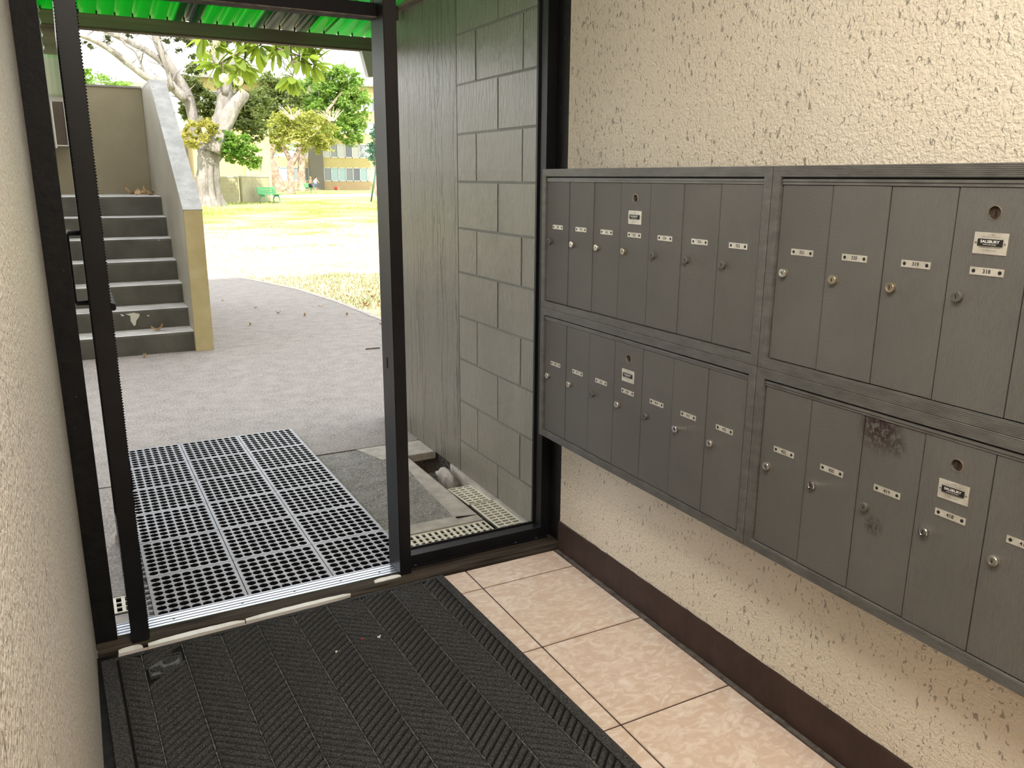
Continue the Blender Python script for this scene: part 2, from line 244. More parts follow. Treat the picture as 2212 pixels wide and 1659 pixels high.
# ------------------------------------------------------------------ mesh helpers
class MB:
    def __init__(s): s.v = []; s.f = []; s.m = []
    def add(s, vs, fs, mi=0):
        o = len(s.v); s.v += [tuple(v) for v in vs]; s.f += [tuple(i + o for i in f) for f in fs]; s.m += [mi] * len(fs); return s
    def box(s, x0, x1, y0, y1, z0, z1, mi=0):
        if x0 > x1: x0, x1 = x1, x0
        if y0 > y1: y0, y1 = y1, y0
        if z0 > z1: z0, z1 = z1, z0
        v = [(x, y, z) for z in (z0, z1) for y in (y0, y1) for x in (x0, x1)]
        return s.add(v, [(0, 2, 3, 1), (4, 5, 7, 6), (0, 1, 5, 4), (2, 6, 7, 3), (0, 4, 6, 2), (1, 3, 7, 5)], mi)
    def bar(s, a, b, w, h, mi=0, up=(0, 0, 1)):
        a = Vector(a); b = Vector(b); d = (b - a).normalized(); u = Vector(up)
        r = d.cross(u).normalized() * w / 2; t = r.cross(d).normalized() * h / 2
        v = [p + i * r + j * t for p in (a, b) for (i, j) in ((-1, -1), (1, -1), (1, 1), (-1, 1))]
        return s.add(v, [(3, 2, 1, 0), (4, 5, 6, 7), (0, 1, 5, 4), (1, 2, 6, 5), (2, 3, 7, 6), (3, 0, 4, 7)], mi)
    def prism(s, poly, z0, z1, mi=0):          # poly of (x,y) counter-clockwise
        n = len(poly); v = [(x, y, z0) for x, y in poly] + [(x, y, z1) for x, y in poly]
        f = [tuple(range(n - 1, -1, -1)), tuple(range(n, 2 * n))] + [(i, (i + 1) % n, n + (i + 1) % n, n + i) for i in range(n)]
        return s.add(v, f, mi)
    def prismx(s, poly, x0, x1, mi=0):         # poly of (y,z) ccw seen from +x
        n = len(poly); v = [(x0, y, z) for y, z in poly] + [(x1, y, z) for y, z in poly]
        f = [tuple(range(n - 1, -1, -1)), tuple(range(n, 2 * n))] + [(i, (i + 1) % n, n + (i + 1) % n, n + i) for i in range(n)]
        return s.add(v, f, mi)
    def tube(s, pts, rad, n=8, mi=0, cap=True, wob=0.):
        pts = [Vector(p) for p in pts]
        if not isinstance(rad, (list, tuple)): rad = [rad] * len(pts)
        prev = None; rings = []
        for i, p in enumerate(pts):
            d = (pts[min(i + 1, len(pts) - 1)] - pts[max(i - 1, 0)]).normalized()
            if prev is None: r = d.orthogonal().normalized()
            else: r = (prev - d * prev.dot(d)).normalized()
            prev = r; u = d.cross(r); ring = []
            for k in range(n):
                a = 2 * math.pi * k / n; rr = rad[i]
                if wob: rr *= 1 + wob * noise.noise(Vector((p.x * .6 + 3 * math.cos(a), p.y * .6 + 3 * math.sin(a), p.z * .5)))
                ring.append(p + (r * math.cos(a) + u * math.sin(a)) * rr)
            rings.append(ring)
        v = [q for g in rings for q in g]; f = []
        for i in range(len(pts) - 1):
            for k in range(n): f.append((i * n + k, i * n + (k + 1) % n, (i + 1) * n + (k + 1) % n, (i + 1) * n + k))
        if cap: f += [tuple(range(n - 1, -1, -1)), tuple(range((len(pts) - 1) * n, len(pts) * n))]
        return s.add(v, f, mi)
    def lathe(s, prof, c=(0, 0, 0), n=24, axis='z', mi=0):   # prof of (r, h)
        v = []; f = []
        for r, h in prof:
            for k in range(n):
                a = 2 * math.pi * k / n; x, y = r * math.cos(a), r * math.sin(a)
                p = {'z': (x, y, h), 'x': (h, x, y), 'y': (y, h, x)}[axis]
                v.append((c[0] + p[0], c[1] + p[1], c[2] + p[2]))
        for i in range(len(prof) - 1):
            for k in range(n): f.append((i * n + k, i * n + (k + 1) % n, (i + 1) * n + (k + 1) % n, (i + 1) * n + k))
        f.append(tuple(range((len(prof) - 1) * n, len(prof) * n))); f.append(tuple(range(n - 1, -1, -1)))
        return s.add(v, f, mi)
    def mesh(s, name, mats, smooth=False, bevel=0., off=(0, 0, 0)):
        me = bpy.data.meshes.new(name)
        me.from_pydata([(x - off[0], y - off[1], z - off[2]) for x, y, z in s.v], [], s.f)
        for m in (mats if isinstance(mats, (list, tuple)) else [mats]): me.materials.append(m)
        me.polygons.foreach_set('material_index', s.m)
        if bevel:
            b = bmesh.new(); b.from_mesh(me)
            ed = [e for e in b.edges if e.is_manifold and e.calc_face_angle(0) > .5]
            bmesh.ops.bevel(b, geom=ed, offset=bevel, segments=2, affect='EDGES', clamp_overlap=True)
            b.to_mesh(me); b.free()
        if smooth: me.polygons.foreach_set('use_smooth', [True] * len(me.polygons)); 
        me.update(); return me
ORG = {}
def link(name, me, parent=None, loc=(0, 0, 0), rot=None, kind=None):
    o = bpy.data.objects.new(name, me); COL.objects.link(o); o.location = loc
    if rot: o.rotation_euler = rot
    if parent: o.parent = parent
    ORG[o.name] = ORG.get(parent.name, Vector()) if parent else Vector()
    if kind: o['kind'] = kind
    return o
def build(name, mb, mats, parent=None, smooth=False, bevel=0., kind=None):
    off = ORG.get(parent.name, Vector()) if parent else Vector()
    return link(name, mb.mesh(name, mats, smooth, bevel, off), parent, kind=kind)
def thing(name, label, cat, loc=(0, 0, 0), rotz=0., group=None, local=False):
    o = bpy.data.objects.new(name, None); COL.objects.link(o); o.location = loc; o.rotation_euler = (0, 0, rotz); o.empty_display_size = .1
    o['label'] = label; o['category'] = cat
    if group: o['group'] = group
    ORG[o.name] = Vector() if local else Vector(loc)
    return o
def tag(o, label, cat, group=None):
    o['label'] = label; o['category'] = cat
    if group: o['group'] = group
    return o
def struct(name, mb, mats, bevel=0., smooth=False): return build(name, mb, mats, None, smooth, bevel, 'structure')
def dup(o, parent=None):
    c = o.copy(); COL.objects.link(c); ORG[c.name] = ORG[o.name]
    if parent: c.parent = parent
    for ch in list(o.children): dup(ch, c)
    return c
def text_geo(txt, size, bold=0.):
    cu = bpy.data.curves.new('t', 'FONT'); cu.body = txt; cu.size = size; cu.align_x = 'CENTER'; cu.align_y = 'CENTER'; cu.offset = bold; cu.resolution_u = 3
    ob = bpy.data.objects.new('t', cu); COL.objects.link(ob); dg = bpy.context.evaluated_depsgraph_get()
    me = bpy.data.meshes.new_from_object(ob.evaluated_get(dg))
    v = [tuple(p.co) for p in me.vertices]; f = [tuple(p.vertices) for p in me.polygons]
    bpy.data.objects.remove(ob); bpy.data.curves.remove(cu); bpy.data.meshes.remove(me)
    return v, f
TXT = {}
def add_text(mb, txt, size, y, z, x, mi, bold=0., sx=1.):   # on a face that looks towards -x
    key = (txt, size, bold)
    if key not in TXT: TXT[key] = text_geo(txt, size, bold)
    v, f = TXT[key]
    mb.add([(x, y - p[0] * sx, z + p[1]) for p in v], f, mi)

# ------------------------------------------------------------------ room shell
XW = .115; XL = -1.4625; YB = -4.6; ZC = 2.5
fl = struct('floor', MB().box(XL, XW, YB, .03, -.12, -.002), M['grout'])
tcache = {}
for i in range(4):
    x1 = -.275 - .406 * (i - 1) if i else XW - .022; x0 = -.275 - .406 * i if i else -.275
    x1 = min(x1, XW - .022); x0 = max(x0, XL)
    if x1 - x0 < .02: continue
    for j in range(12):
        ytop = -.108 - .406 * (j - 1); ybot = ytop - .406
        if j == 0: ytop, ybot = .036, -.108
        if ybot < YB: continue
        g = .0025; key = (round(x1 - x0, 3), round(ytop - ybot, 3))
        if key not in tcache:
            tcache[key] = MB().box(g, x1 - x0 - g, g, ytop - ybot - g, -.01, 0).mesh('tile', M['tile'], bevel=.0015)
        link('tile', tcache[key], fl, (x0, ybot, 0))
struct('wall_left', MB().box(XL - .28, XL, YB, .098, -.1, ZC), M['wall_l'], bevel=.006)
struct('wall_right', MB().box(XW, XW + .2, YB, .032, -.1, ZC), M['wall_r'], bevel=.004)
struct('wall_back', MB().box(XL - .28, XW + .2, YB - .2, YB, -.1, ZC), M['wall_l'])
struct('ceiling', MB().box(XL - .28, XW + .2, YB - .2, .35, ZC, ZC + .1), M['ceil'])
bb = MB(); n = 150; ys = [.031 - (4.63 * i / n) for i in range(n + 1)]
for i in range(n + 1):
    zt = .118 + .0035 * noise.noise(Vector((0, ys[i] * 22, 1))) ; zb = .004 + .006 * abs(noise.noise(Vector((0, ys[i] * 40, 5)))); xb = XW - .008 - .004 * noise.noise(Vector((0, ys[i] * 15, 9)))
    bb.v += [(XW + .002, ys[i], zt), (XW - .006, ys[i], zt - .003), (xb, ys[i], zb), (XW + .002, ys[i], 0)]
for i in range(n):
    for k in range(4): bb.f.append((i * 4 + k, i * 4 + (k + 1) % 4, i * 4 + 4 + (k + 1) % 4, i * 4 + 4 + k)); bb.m.append(0)
bb.f.append((0, 3, 2, 1)); bb.m.append(0)
struct('baseboard_right', bb, M['base'])
struct('trim_1', MB().prism([(XW - .021, YB), (XW - .001, YB), (XW - .001, .03), (XW - .021, .03)], -.01, .003), M['edgegrey'])
# black painted return beside the right jamb, and worn sill strip in front of the frame
struct('trim_2', MB().box(.1385, .20, .034, .22, -.05, 2.4), M['blackmatte'])
sl_ = MB(); n = 60; xs = [XL + .002 + (.137 - XL) * i / n for i in range(n + 1)]
for x in xs:
    zf = .006 + .004 * noise.noise(Vector((x * 14, 0, 3))); yf = .040 + .007 * noise.noise(Vector((x * 9, 2, 0)))
    sl_.v += [(x, .15, -.05), (x, .15, .010), (x, yf + .018, .012), (x, yf, zf), (x, yf - .002, -.05)]
for i in range(n):
    for k in range(4): sl_.f.append((i * 5 + k, i * 5 + 5 + k, i * 5 + 6 + k, i * 5 + 1 + k)); sl_.m.append(0)
struct('trim_3', sl_, M['sill'])
ws = MB()
for (x0, x1, dy, w) in ((-1.405, -1.34, 0, .024), (-1.325, -1.045, .001, .021), (-1.041, -.70, .002, .018), (-.60, -.505, .040, .020)):
    nn = 14; a = len(ws.v)
    for i in range(nn + 1):
        x = x0 + (x1 - x0) * i / nn; y = .0405 + (x + .366) * .033 + dy; tp_ = .3 + .7 * math.sin(math.pi * min(1, (i + 1) / (nn + 1.))) ** .4
        ws.v += [(x, y + w * tp_ + .004 * noise.noise(Vector((x * 30, 1, 0))), .0175), (x, y + .002 * noise.noise(Vector((x * 25, 7, 0))), .0150)]
    for i in range(nn): ws.f.append((a + 2 * i, a + 2 * i + 1, a + 2 * i + 3, a + 2 * i + 2)); ws.m.append(0)
wso = struct('trim_4', ws, M['white'])  # broken white paint, with the sky reflection put into its colour
wso.modifiers.new('thick', 'SOLIDIFY').thickness = .012
struct('trim_7', MB().box(XL, XL + .055, YB, .03, -.01, .003), M['blackmatte'])
# facade above and beside the doorway, and the storeys above the lobby (out of frame; they shade the yard)
fc = MB().box(-12, XL - .28, .0, .32, -.1, 2.45).box(.36, 12, .0, .32, -.1, 2.45).box(-12, 12, .0, .32, 2.45, 2.6)
struct('wall_front', fc, M['stairtan'])
struct('wall_above', MB().box(-12, 12, -8, .32, 2.62, 12.0), M['stairtan'])
# ceiling lamp of the lobby (behind the camera), and an added fill panel over the mat
for (lx, ly, pw_, colr, lab) in ((-1.08, -1.9, 37, (1., .94, .86), 'white fill light panel added over the entrance mat'), (-.30, -3.0, 20, (1., .78, .52), 'white ceiling light panel beside the mailbox wall')):
    cl = thing('ceiling_light', lab, 'light', (lx, ly, ZC))
    build('housing', MB().box(lx - .28, lx + .28, ly - .62, ly + .62, ZC - .05, ZC - .002), M['frame'], cl, bevel=.006)
    build('diffuser', MB().box(lx - .25, lx + .25, ly - .59, ly + .59, ZC - .062, ZC - .051), M['lightpanel'], cl)
    al = bpy.data.lights.new('ceiling_lamp_light', 'AREA'); al.shape = 'RECTANGLE'; al.size = .5; al.size_y = 1.2; al.energy = pw_; al.color = colr
    ao = bpy.data.objects.new('ceiling_lamp_light', al); COL.objects.link(ao); ao.location = (lx, ly, ZC - .075)

# ------------------------------------------------------------------ storefront frame: sidelight, jambs, header
w1 = link('window_1', MB().box(-.503, -.461, .088, .202, -.005, 2.44).mesh('window_1', M['black'], bevel=.002), None, kind='structure')
build('jamb', MB().box(.100, .138, .145, .208, -.005, 2.44), M['black'], w1, bevel=.002)
build('jamb_stop', MB().box(.092, .1005, .196, .2075, .05, 2.44), M['black'], w1)
build('sill_rail', MB().box(-.462, .101, .146, .208, -.01, .047), M['black'], w1, bevel=.002)
build('sill_lip', MB().box(-.462, .118, .122, .147, -.01, .016).box(-.462, .110, .136, .147, .016, .022), M['black'], w1, bevel=.001)
build('glazing_bead', MB().box(-.462, .101, .2000, .2078, .047, .052), M['black'], w1)
build('pane', MB().box(-.4605, .0995, .2005, .2060, .048, 2.43), M['pane'], w1)
sc_ = MB()
for x in (-.43, -.02, .07): sc_.lathe([(.004, .0), (.0036, .0018), (0.0005, .002)], (x, .129, .0162), 10)
build('screw', sc_, M['alu'], w1)
build('strike_slot', MB().box(-.5045, -.5028, .148, .160, .748, .785), M['hole'], w1)
fr = struct('trim_5', MB().box(XL - .06, -1.4035, .0985, .202, -.01, 2.44), M['blackmatte'], bevel=.002)
hd = struct('trim_6', MB().box(-1.405, -.5025, .145, .200, 1.842, 1.880), M['blackflat'], bevel=.0015)
build('header_edge', MB().box(-1.405, -.5025, .143, .200, 1.8385, 1.8422), M['edgegrey'], hd)
build('transom_pane', MB().box(-1.40, -.503, .170, .176, 1.881, 2.43), M['pane'], hd)
# threshold
th = thing('threshold', 'grooved silver aluminium threshold across the open doorway', 'threshold', (-.95, .14, -.004))
prof = [(.117, -.004), (.118, .0115)]
for k in range(4):
    y = .120 + k * .017
    prof += [(y, .012), (y + .011, .012), (y + .0118, .0085), (y + .0150, .0085), (y + .0158, .012)]
prof += [(.190, .012), (.205, .006), (.208, -.004)]
build('front_nose', MB().prismx([(.1168, -.004), (.1168, .0105), (.106, .006), (.101, -.004)], -1.4033, -.5035), M['pile'], th)
sd = MB().prismx([(y, z) for y, z in reversed(prof)], -1.4033, -.5035)
sd.m = [1 if len(f) == 4 and sum(sd.v[v][2] for v in f) / 4 < .0108 and .12 < sum(sd.v[v][1] for v in f) / 4 < .189 else 0 for f in sd.f]
build('saddle', sd, [M['alu'], M['pile']], th)
for x in (-1.24, -1.03, -.86, -.70, -.56):
    build('screw', MB().lathe([(.0042, 0), (.0036, .0012), (.0004, .0016)], (x, .148, .0119), 10), M['screw'], th)

# ------------------------------------------------------------------ door, swung fully open
d = thing('door_1', 'black framed glass door swung open outward, seen edge on', 'door', (-1.34, .05, .0)); d['kind'] = 'structure'
DX0, DX1, DY0, DY1, DZ = -1.366, -1.318, .048, .93, 1.832
build('hinge_stile', MB().box(DX0, DX1, DY0, DY0 + .06, .016, DZ), M['black'], d, bevel=.002)
build('lock_stile', MB().box(DX0, DX1, DY1 - .06, DY1, .016, DZ), M['black'], d, bevel=.002)
build('top_rail', MB().box(DX0, DX1, DY0 + .06, DY1 - .06, DZ - .06, DZ), M['black'], d, bevel=.002)
build('bottom_rail', MB().box(DX0, DX1, DY0 + .06, DY1 - .06, .016, .12), M['black'], d, bevel=.002)
build('pane', MB().box(-1.345, -1.339, DY0 + .061, DY1 - .061, .121, DZ - .061), M['pane'], d)
ph = MB().tube([(DX0 + .001, .885, 1.175), (-1.400, .885, 1.175), (-1.409, .885, 1.165), (-1.409, .885, .94), (-1.400, .885, .928), (DX0 + .001, .885, .928)], .009, 8)
build('pull_handle', ph, M['blackmatte'], d, smooth=True)
build('push_bar', MB().box(DX1 - .001, -1.297, .85, .89, .895, .935).box(DX1 - .001, -1.302, .15, .87, 1.0, 1.02), M['blackmatte'], d, bevel=.003)
pw = MB(); nb = 230
for side, x, s in ((0, DX1, 1), (1, DX0, -1)):
    for i in range(nb):
        z = .02 + (DZ - .03) * i / nb; l = (.0028 if side == 0 else .0012) + .0016 * R.random(); zz = (DZ - .03) / nb
        pw.add([(x, DY0 + .004, z), (x + s * l, DY0 + .006, z + zz * .5), (x, DY0 + .004, z + zz), (x, DY0 + .012, z + zz * .5)], [(0, 1, 2), (0, 3, 1), (1, 3, 2), (0, 2, 3)])
build('weather_pile', pw, M['pile'], d, kind='stuff')

# ------------------------------------------------------------------ mailboxes
UW, UH, DP = 1.0185, .4563, .1376
def flute(w, n=7):
    pr = [(0, .012), (.0006, .0005)]
    for k in range(n):
        a = .0012 + (w - .0024) * k / n; b = .0012 + (w - .0024) * (k + .62) / n; c = .0012 + (w - .0024) * (k + .7) / n
        pr += [(a, 0), (b, 0), (b + .0002, .0011), (c + (w - .0024) * .2 / n, .0011)]
    return pr + [(w - .0006, .0005), (w, .012)]
def trim_side(k, w=.0245):
    P = flute(w); mb = MB()
    for t, x in P:
        q = [(x, -t, UH - t), (x, -(UW - t), UH - t), (x, -(UW - t), t), (x, -t, t)]
        mb.v += [q[k], q[(k + 1) % 4]]
    for i in range(len(P) - 1): mb.f.append((2 * i, 2 * i + 1, 2 * i + 3, 2 * i + 2)); mb.m.append(0)
    return mb
TRIM = [trim_side(k).mesh(nm, M['trim']) for k, nm in enumerate(('top_trim', 'right_trim', 'bottom_trim', 'left_trim'))]
doorm = MB().box(.0045, .02, -.001, -(DP - .001), .0265, UH - .0415).mesh('mail_door', M['box'], bevel=.0008)
def holed_door(hy, hz, r):
    x = .0045; ya, yb_, za, zb_ = -.001, -(DP - .001), .0265, UH - .0415; mb = MB(); n = 24; C = []; Q = []
    for k in range(n):
        a = 2 * math.pi * (k + .5) / n; c, s_ = math.cos(a), math.sin(a); C.append((x, hy + r * c, hz + r * s_))
        t = min(((ya - hy) if c > 0 else (yb_ - hy)) / c, ((zb_ - hz) if s_ > 0 else (za - hz)) / s_); Q.append((x, hy + t * c, hz + t * s_))
    mb.add(C + Q + [(x + .009, p[1], p[2]) for p in C], [(k, (k + 1) % n, n + (k + 1) % n, n + k) for k in range(n)] + [(k, 2 * n + k, 2 * n + (k + 1) % n, (k + 1) % n) for k in range(n)])
    for (cy, cz) in ((ya, zb_), (yb_, zb_), (yb_, za), (ya, za)):
        a0 = min(range(n), key=lambda k: (Q[k][1] - cy) ** 2 + (Q[k][2] - cz) ** 2); near = sorted(range(n), key=lambda k: (Q[k][1] - cy) ** 2 + (Q[k][2] - cz) ** 2)
        e1 = next(k for k in near if abs(Q[k][1] - cy) < 1e-6); e2 = next(k for k in near if abs(Q[k][2] - cz) < 1e-6)
        mb.add([Q[e1], (x, cy, cz), Q[e2]], [(0, 1, 2)])
    v = [(xx, y, z) for xx in (x, .02) for y, z in ((ya, za), (yb_, za), (yb_, zb_), (ya, zb_))]
    mb.add(v, [(k, 4 + k, 4 + (k + 1) % 4, (k + 1) % 4) for k in range(4)])
    return mb.mesh('mail_door', M['box'])
def lock_mesh(m):
    mb = MB().lathe([(.0098, .006), (.0098, -.0075), (.0090, -.0088), (.0062, -.0090), (.0060, -.0080), (.0001, -.0080)], (0, 0, 0), 20, 'x')
    mb.box(-.0086, -.0070, -.0009, .0009, -.0035, .0035, 1)
    return mb.mesh('lock', [m, M['hole']], smooth=False)
LK = {k: lock_mesh(M[v]) for k, v in dict(s='silver', b='brass', c='chrome', d='darklock').items()}
mast = MB().lathe([(.0108, .0085), (.0106, .0052), (.0098, .0046), (.0001, .0046)], (0, 0, 0), 22, 'x')
mast.box(.0036, .0056, -.0013, .0013, -.006, .004, 1)
mast.lathe([(.0126, .0002), (.0122, -.0009), (.0112, -.0009), (.0109, .0004)], (0, 0, 0), 24, 'x', 2); mast.f = [f for f in mast.f if len(f) < 20]; mast.m = mast.m[:len(mast.f)]
mast.m = [1 if len(mast.f[i]) == 4 and all(abs(mast.v[v][1]) < .0014 for v in mast.f[i]) else (2 if min(v for v in mast.f[i]) >= 22 * 4 + 8 else 0) for i in range(len(mast.f))]
MAST = mast.mesh('master_lock', [M['rust'], M['hole'], M['brass']])
HDOOR = holed_door(-.0685, 1.2167 - 1.4 + UH + .1005, .0110)
mk = MB().box(-.0012, .002, .030, -.030, -.0185, .0185, 0)
mk.box(-.0032, -.001, .022, -.022, -.0045, .0075, 1)
mk.box(-.0014, -.001, .018, -.018, -.0078, -.0068, 3)
mk.lathe([(.0022, 0), (.0018, -.0012), (.0002, -.0014)], (-.0012, .0258, .001), 8, 'x', 3).lathe([(.0022, 0), (.0018, -.0012), (.0002, -.0014)], (-.0012, -.0258, .001), 8, 'x', 3)
add_text(mk, 'SALSBURY', .0066, 0, .0030, -.0034, 2, .00012, 1.12)
add_text(mk, 'INDUSTRIES', .0026, 0, -.0018, -.0034, 2, 0, 1.7)
add_text(mk, 'U.S. MAIL', .0030, 0, .0145, -.00135, 1)
add_text(mk, 'APPROVED BY POSTMASTER GENERAL', .0016, 0, .0110, -.00135, 1, 0, 1.1)
add_text(mk, 'LOS ANGELES - CALIFORNIA', .0018, 0, -.0120, -.00135, 1, 0, 1.1)
MAKER = mk.mesh('maker_plate', [M['plate'], M['ink'], M['white'], M['silver']])
def num_plate(n):
    mb = MB().box(-.0010, .002, .0305, -.0305, -.0067, .0067, 0)
    for y in (.0235, -.0235): mb.lathe([(.0036, -.0008), (.0034, -.0012), (.0002, -.0012)], (0, y, 0), 12, 'x', 1)
    add_text(mb, str(n), .0098, 0, .0002, -.00115, 1, .00022)
    return mb.mesh('number_plate', [M['plate'], M['ink']])
locks = {328: 'd', 327: 's', 326: 's', 325: 'b', 324: 'd', 323: 'd', 322: 'd', 321: 's', 320: 'b', 319: 'b', 318: 'd', 317: 'b', 316: 'd', 315: 'b',
         428: 's', 427: 's', 426: 'd', 425: 's', 424: 'd', 423: 'c', 422: 's', 421: 's', 420: 'c', 419: 'd', 418: 'c', 417: 's', 416: 's', 415: 'd'}
offs = {328: 0, 327: .0005, 326: .0018, 325: .0012, 324: .0002, 323: .0008, 322: .0003, 423: -.0016, 422: -.0008, 424: .0004}
for (u, v, first, where) in ((0, 0, 328, 'upper bank beside the black door jamb, doors 328 to 322'), (1, 0, 321, 'upper bank at the right, doors 321 to 315'),
                             (0, 1, 428, 'lower bank beside the black door jamb, doors 428 to 422'), (1, 1, 421, 'lower bank at the right, doors 421 to 415')):
    y0 = -u * 1.0205; z0 = 1.4 - (v + 1) * UH
    t = thing('mailbox_unit', 'grey ribbed steel mailbox ' + where, 'mailbox', (0, y0, z0), local=True, group='apartment mailbox banks')
    link('cabinet', MB().box(.012, XW + .002, -.001, -(UW - .001), .001, UH - .001).mesh('cabinet', M['cabin']), t)
    for me in TRIM: link(me.name, me, t)
    link('lip_rail', MB().box(.004, .014, -.026, -(UW - .026), UH - .0405, UH - .0285).box(.0015, .012, -.026, -(UW - .026), UH - .034, UH - .0325).mesh('lip_rail', M['trim'], bevel=.0005), t)
    for k in range(7):
        num = first - k
        dr = link('mail_door', HDOOR if k == 3 else doorm, t, (offs.get(num, R.uniform(0, .0016)), -.0277 - k * DP, 0))
        xf = .0045
        zc = 1.2167 - 1.4 + UH
        link('number_plate', num_plate(num), dr, (xf, -.0700, zc))
        link('lock', LK[locks[num]], dr, (xf, -.0250, zc - .0485), (R.choice((0, 0, R.uniform(-.5, .5))), 0, 0))
        if k == 3:
            link('master_lock', MAST, dr, (xf, -.0685, zc + .1005))
            link('maker_plate', MAKER, dr, (xf, -.0695, zc + .0485), (.02 * R.uniform(-1, 1), 0, 0))

# ------------------------------------------------------------------ indoor mat (herringbone)
ML, MWD = 1.55, 1.088
mt = thing('entrance_mat', 'black herringbone carpet entrance mat on the tile floor', 'mat', (-.366, .036, 0), math.radians(1.9), local=True)
b = MB().box(-MWD, 0, -ML, 0, 0, .0045)
link('backing', b.mesh('backing', M['carpetdk'], bevel=.001), mt)
bd = MB().box(-MWD, -1.049, -ML, 0, .0045, .008).box(-.032, 0, -ML, 0, .0045, .008).box(-1.049, -.032, -.016, 0, .0045, .008)
link('border', bd.mesh('border', M['carpet'], bevel=.001), mt)
edges = [-1.045] + [-.983 + .1115 * k for k in range(9)] + [-.036]
yt, yb = -.022, -ML + .02
for ci in range(len(edges) - 1):
    xa, xb = edges[ci], edges[ci + 1]; sgn = -1 if ci % 2 == 0 else 1
    mb = MB(); g = .0022; wdt = xb - xa
    slope = .80 * sgn; pitch = .0275
    prof = [(-.0100, .0040), (-.0094, .0108), (-.0055, .0138), (0, .0146), (.0055, .0138), (.0094, .0108), (.0100, .0040)]
    k0 = int((yb - .15) / pitch)
    for k in range(k0, 6):
        yc = k * pitch
        ya = yc - slope * wdt / 2; ye = yc + slope * wdt / 2
        if max(ya, ye) - .0112 < yb or min(ya, ye) + .0112 > yt: continue
        rows = []
        emb = (ci == 1 and -.142 < yc < -.072)
        for j, fx in enumerate((0., .04, .5, .96, 1.)):
            x = xa + g + (wdt - 2 * g) * fx; yy = ya + (ye - ya) * fx; sc = .6 if j in (0, 4) else 1.
            rows.append([(x, min(max(yy + py, yb), yt), .0045 + (pz - .0045) * sc) for py, pz in prof])
        if emb: continue
        a = len(mb.v)
        for r in rows: mb.v += r
        npf = len(prof)
        for j in range(4):
            for q in range(npf - 1): mb.f.append((a + j * npf + q, a + (j + 1) * npf + q, a + (j + 1) * npf + q + 1, a + j * npf + q + 1)); mb.m.append(0)
        mb.f.append(tuple(a + q for q in range(npf))); mb.m.append(0)
        mb.f.append(tuple(a + 4 * npf + q for q in range(npf - 1, -1, -1))); mb.m.append(0)
    link('rib_column', mb.mesh('rib_column', M['carpet'], smooth=True), mt)
for x in edges[1:-1]:
    sm = MB(); k = 0
    while -k * .03 - .03 > yb:
        sm.box(x - .0014, x + .0014, -k * .03 - .048, -k * .03 - .022, .0045, .0095); k += 1
    link('seam_line', sm.mesh('seam_line', M['carpetline']), mt, kind='stuff')
# oval relief emblem pressed into the second column
em = MB(); ex, ey = -.928, -.107
ring = [(ex + px, ey + py) for px, py in ((-.044, -.052), (.02, -.052), (.044, -.012), (.046, .038), (-.012, .045), (-.044, .010))]
em.prism(ring, .0045, .006, 0)
for i in range(6):
    a_, b_ = ring[i], ring[(i + 1) % 6]; em.bar((*a_, .008), (*b_, .008), .005, .008, 1)
link('emblem_patch', em.mesh('emblem_patch', [M['emblem'], M['carpet']]), mt)
for (cx, cy, rx, ry) in ((-.024, -.012, .016, .012), (.016, .018, .022, .011), (.006, -.026, .022, .010)):
    lo = MB(); n_ = 14
    for k, (rr, h) in enumerate(((1, .006), (.92, .0105), (.6, .0125), (.3, .0095), (.05, .009))):
        lo.v += [(ex + cx + rx * rr * math.cos(6.283 * q / n_) - .5 * ry * rr * math.sin(6.283 * q / n_), ey + cy + ry * rr * math.sin(6.283 * q / n_) + .35 * rx * rr * math.cos(6.283 * q / n_), h) for q in range(n_)]
    for k in range(4):
        for q in range(n_): lo.f.append((k * n_ + q, k * n_ + (q + 1) % n_, (k + 1) * n_ + (q + 1) % n_, (k + 1) * n_ + q)); lo.m.append(0)
    link('emblem_lobe', lo.mesh('emblem_lobe', M['carpet'], smooth=True), mt)

# ------------------------------------------------------------------ yard: ground slabs, trench, walk, lawn
G = -.02
ctl = [(-1., 12.7), (-.45, 11.6), (.0, 10.9), (.36, 10.25), (.72, 9.3), (1.05, 8.03), (1.2, 6.7), (1.25, 5.4), (1.33, 4.0), (1.42, 1.6), (1.45, .6)]
def xc(y):
    for (xa, ya), (xb, yb_) in zip(ctl, ctl[1:]):
        if yb_ <= y <= ya: return xa + (xb - xa) * (ya - y) / (ya - yb_)
    return ctl[0][0] if y > ctl[0][1] else ctl[-1][0]
gr = struct('ground', MB().box(-8, 1.6, .20, .205, -.4, -.03).box(-8, -3.0, .32, 13, -.3, G), M['conc'])
def slab(ya, yb_, m, xl=-3.0, xr=None, z=G):
    ysl = [ya + (yb_ - ya) * i / 8 for i in range(9)]
    poly = [(xl, ya)] + [((xr if xr is not None else xc(y)), y) for y in ysl] + [(xl, yb_)]
    return build('slab', MB().prism(poly, -.16, z), m, gr, bevel=.006)
slab(.445, 1.565, M['conc2'], xr=.0)
slab(1.575, 4.68, M['conc'])
for a_, b_ in ((4.69, 7.2), (7.21, 9.3), (9.31, 12.6)): slab(a_, b_, M['conc'])
build('slab', MB().box(-3, -1.30, .445, 1.565, -.158, G + .001), M['conc'], gr)
build('slab', MB().box(-3.0, .145, .212, .322, -.16, G - .002), M['curb'], gr, bevel=.004)
for y in (4.685, 7.205, 9.305): build('joint_strip', MB().box(-.45, xc(y), y - .007, y + .007, -.06, G + .0008), M['curb'], gr)
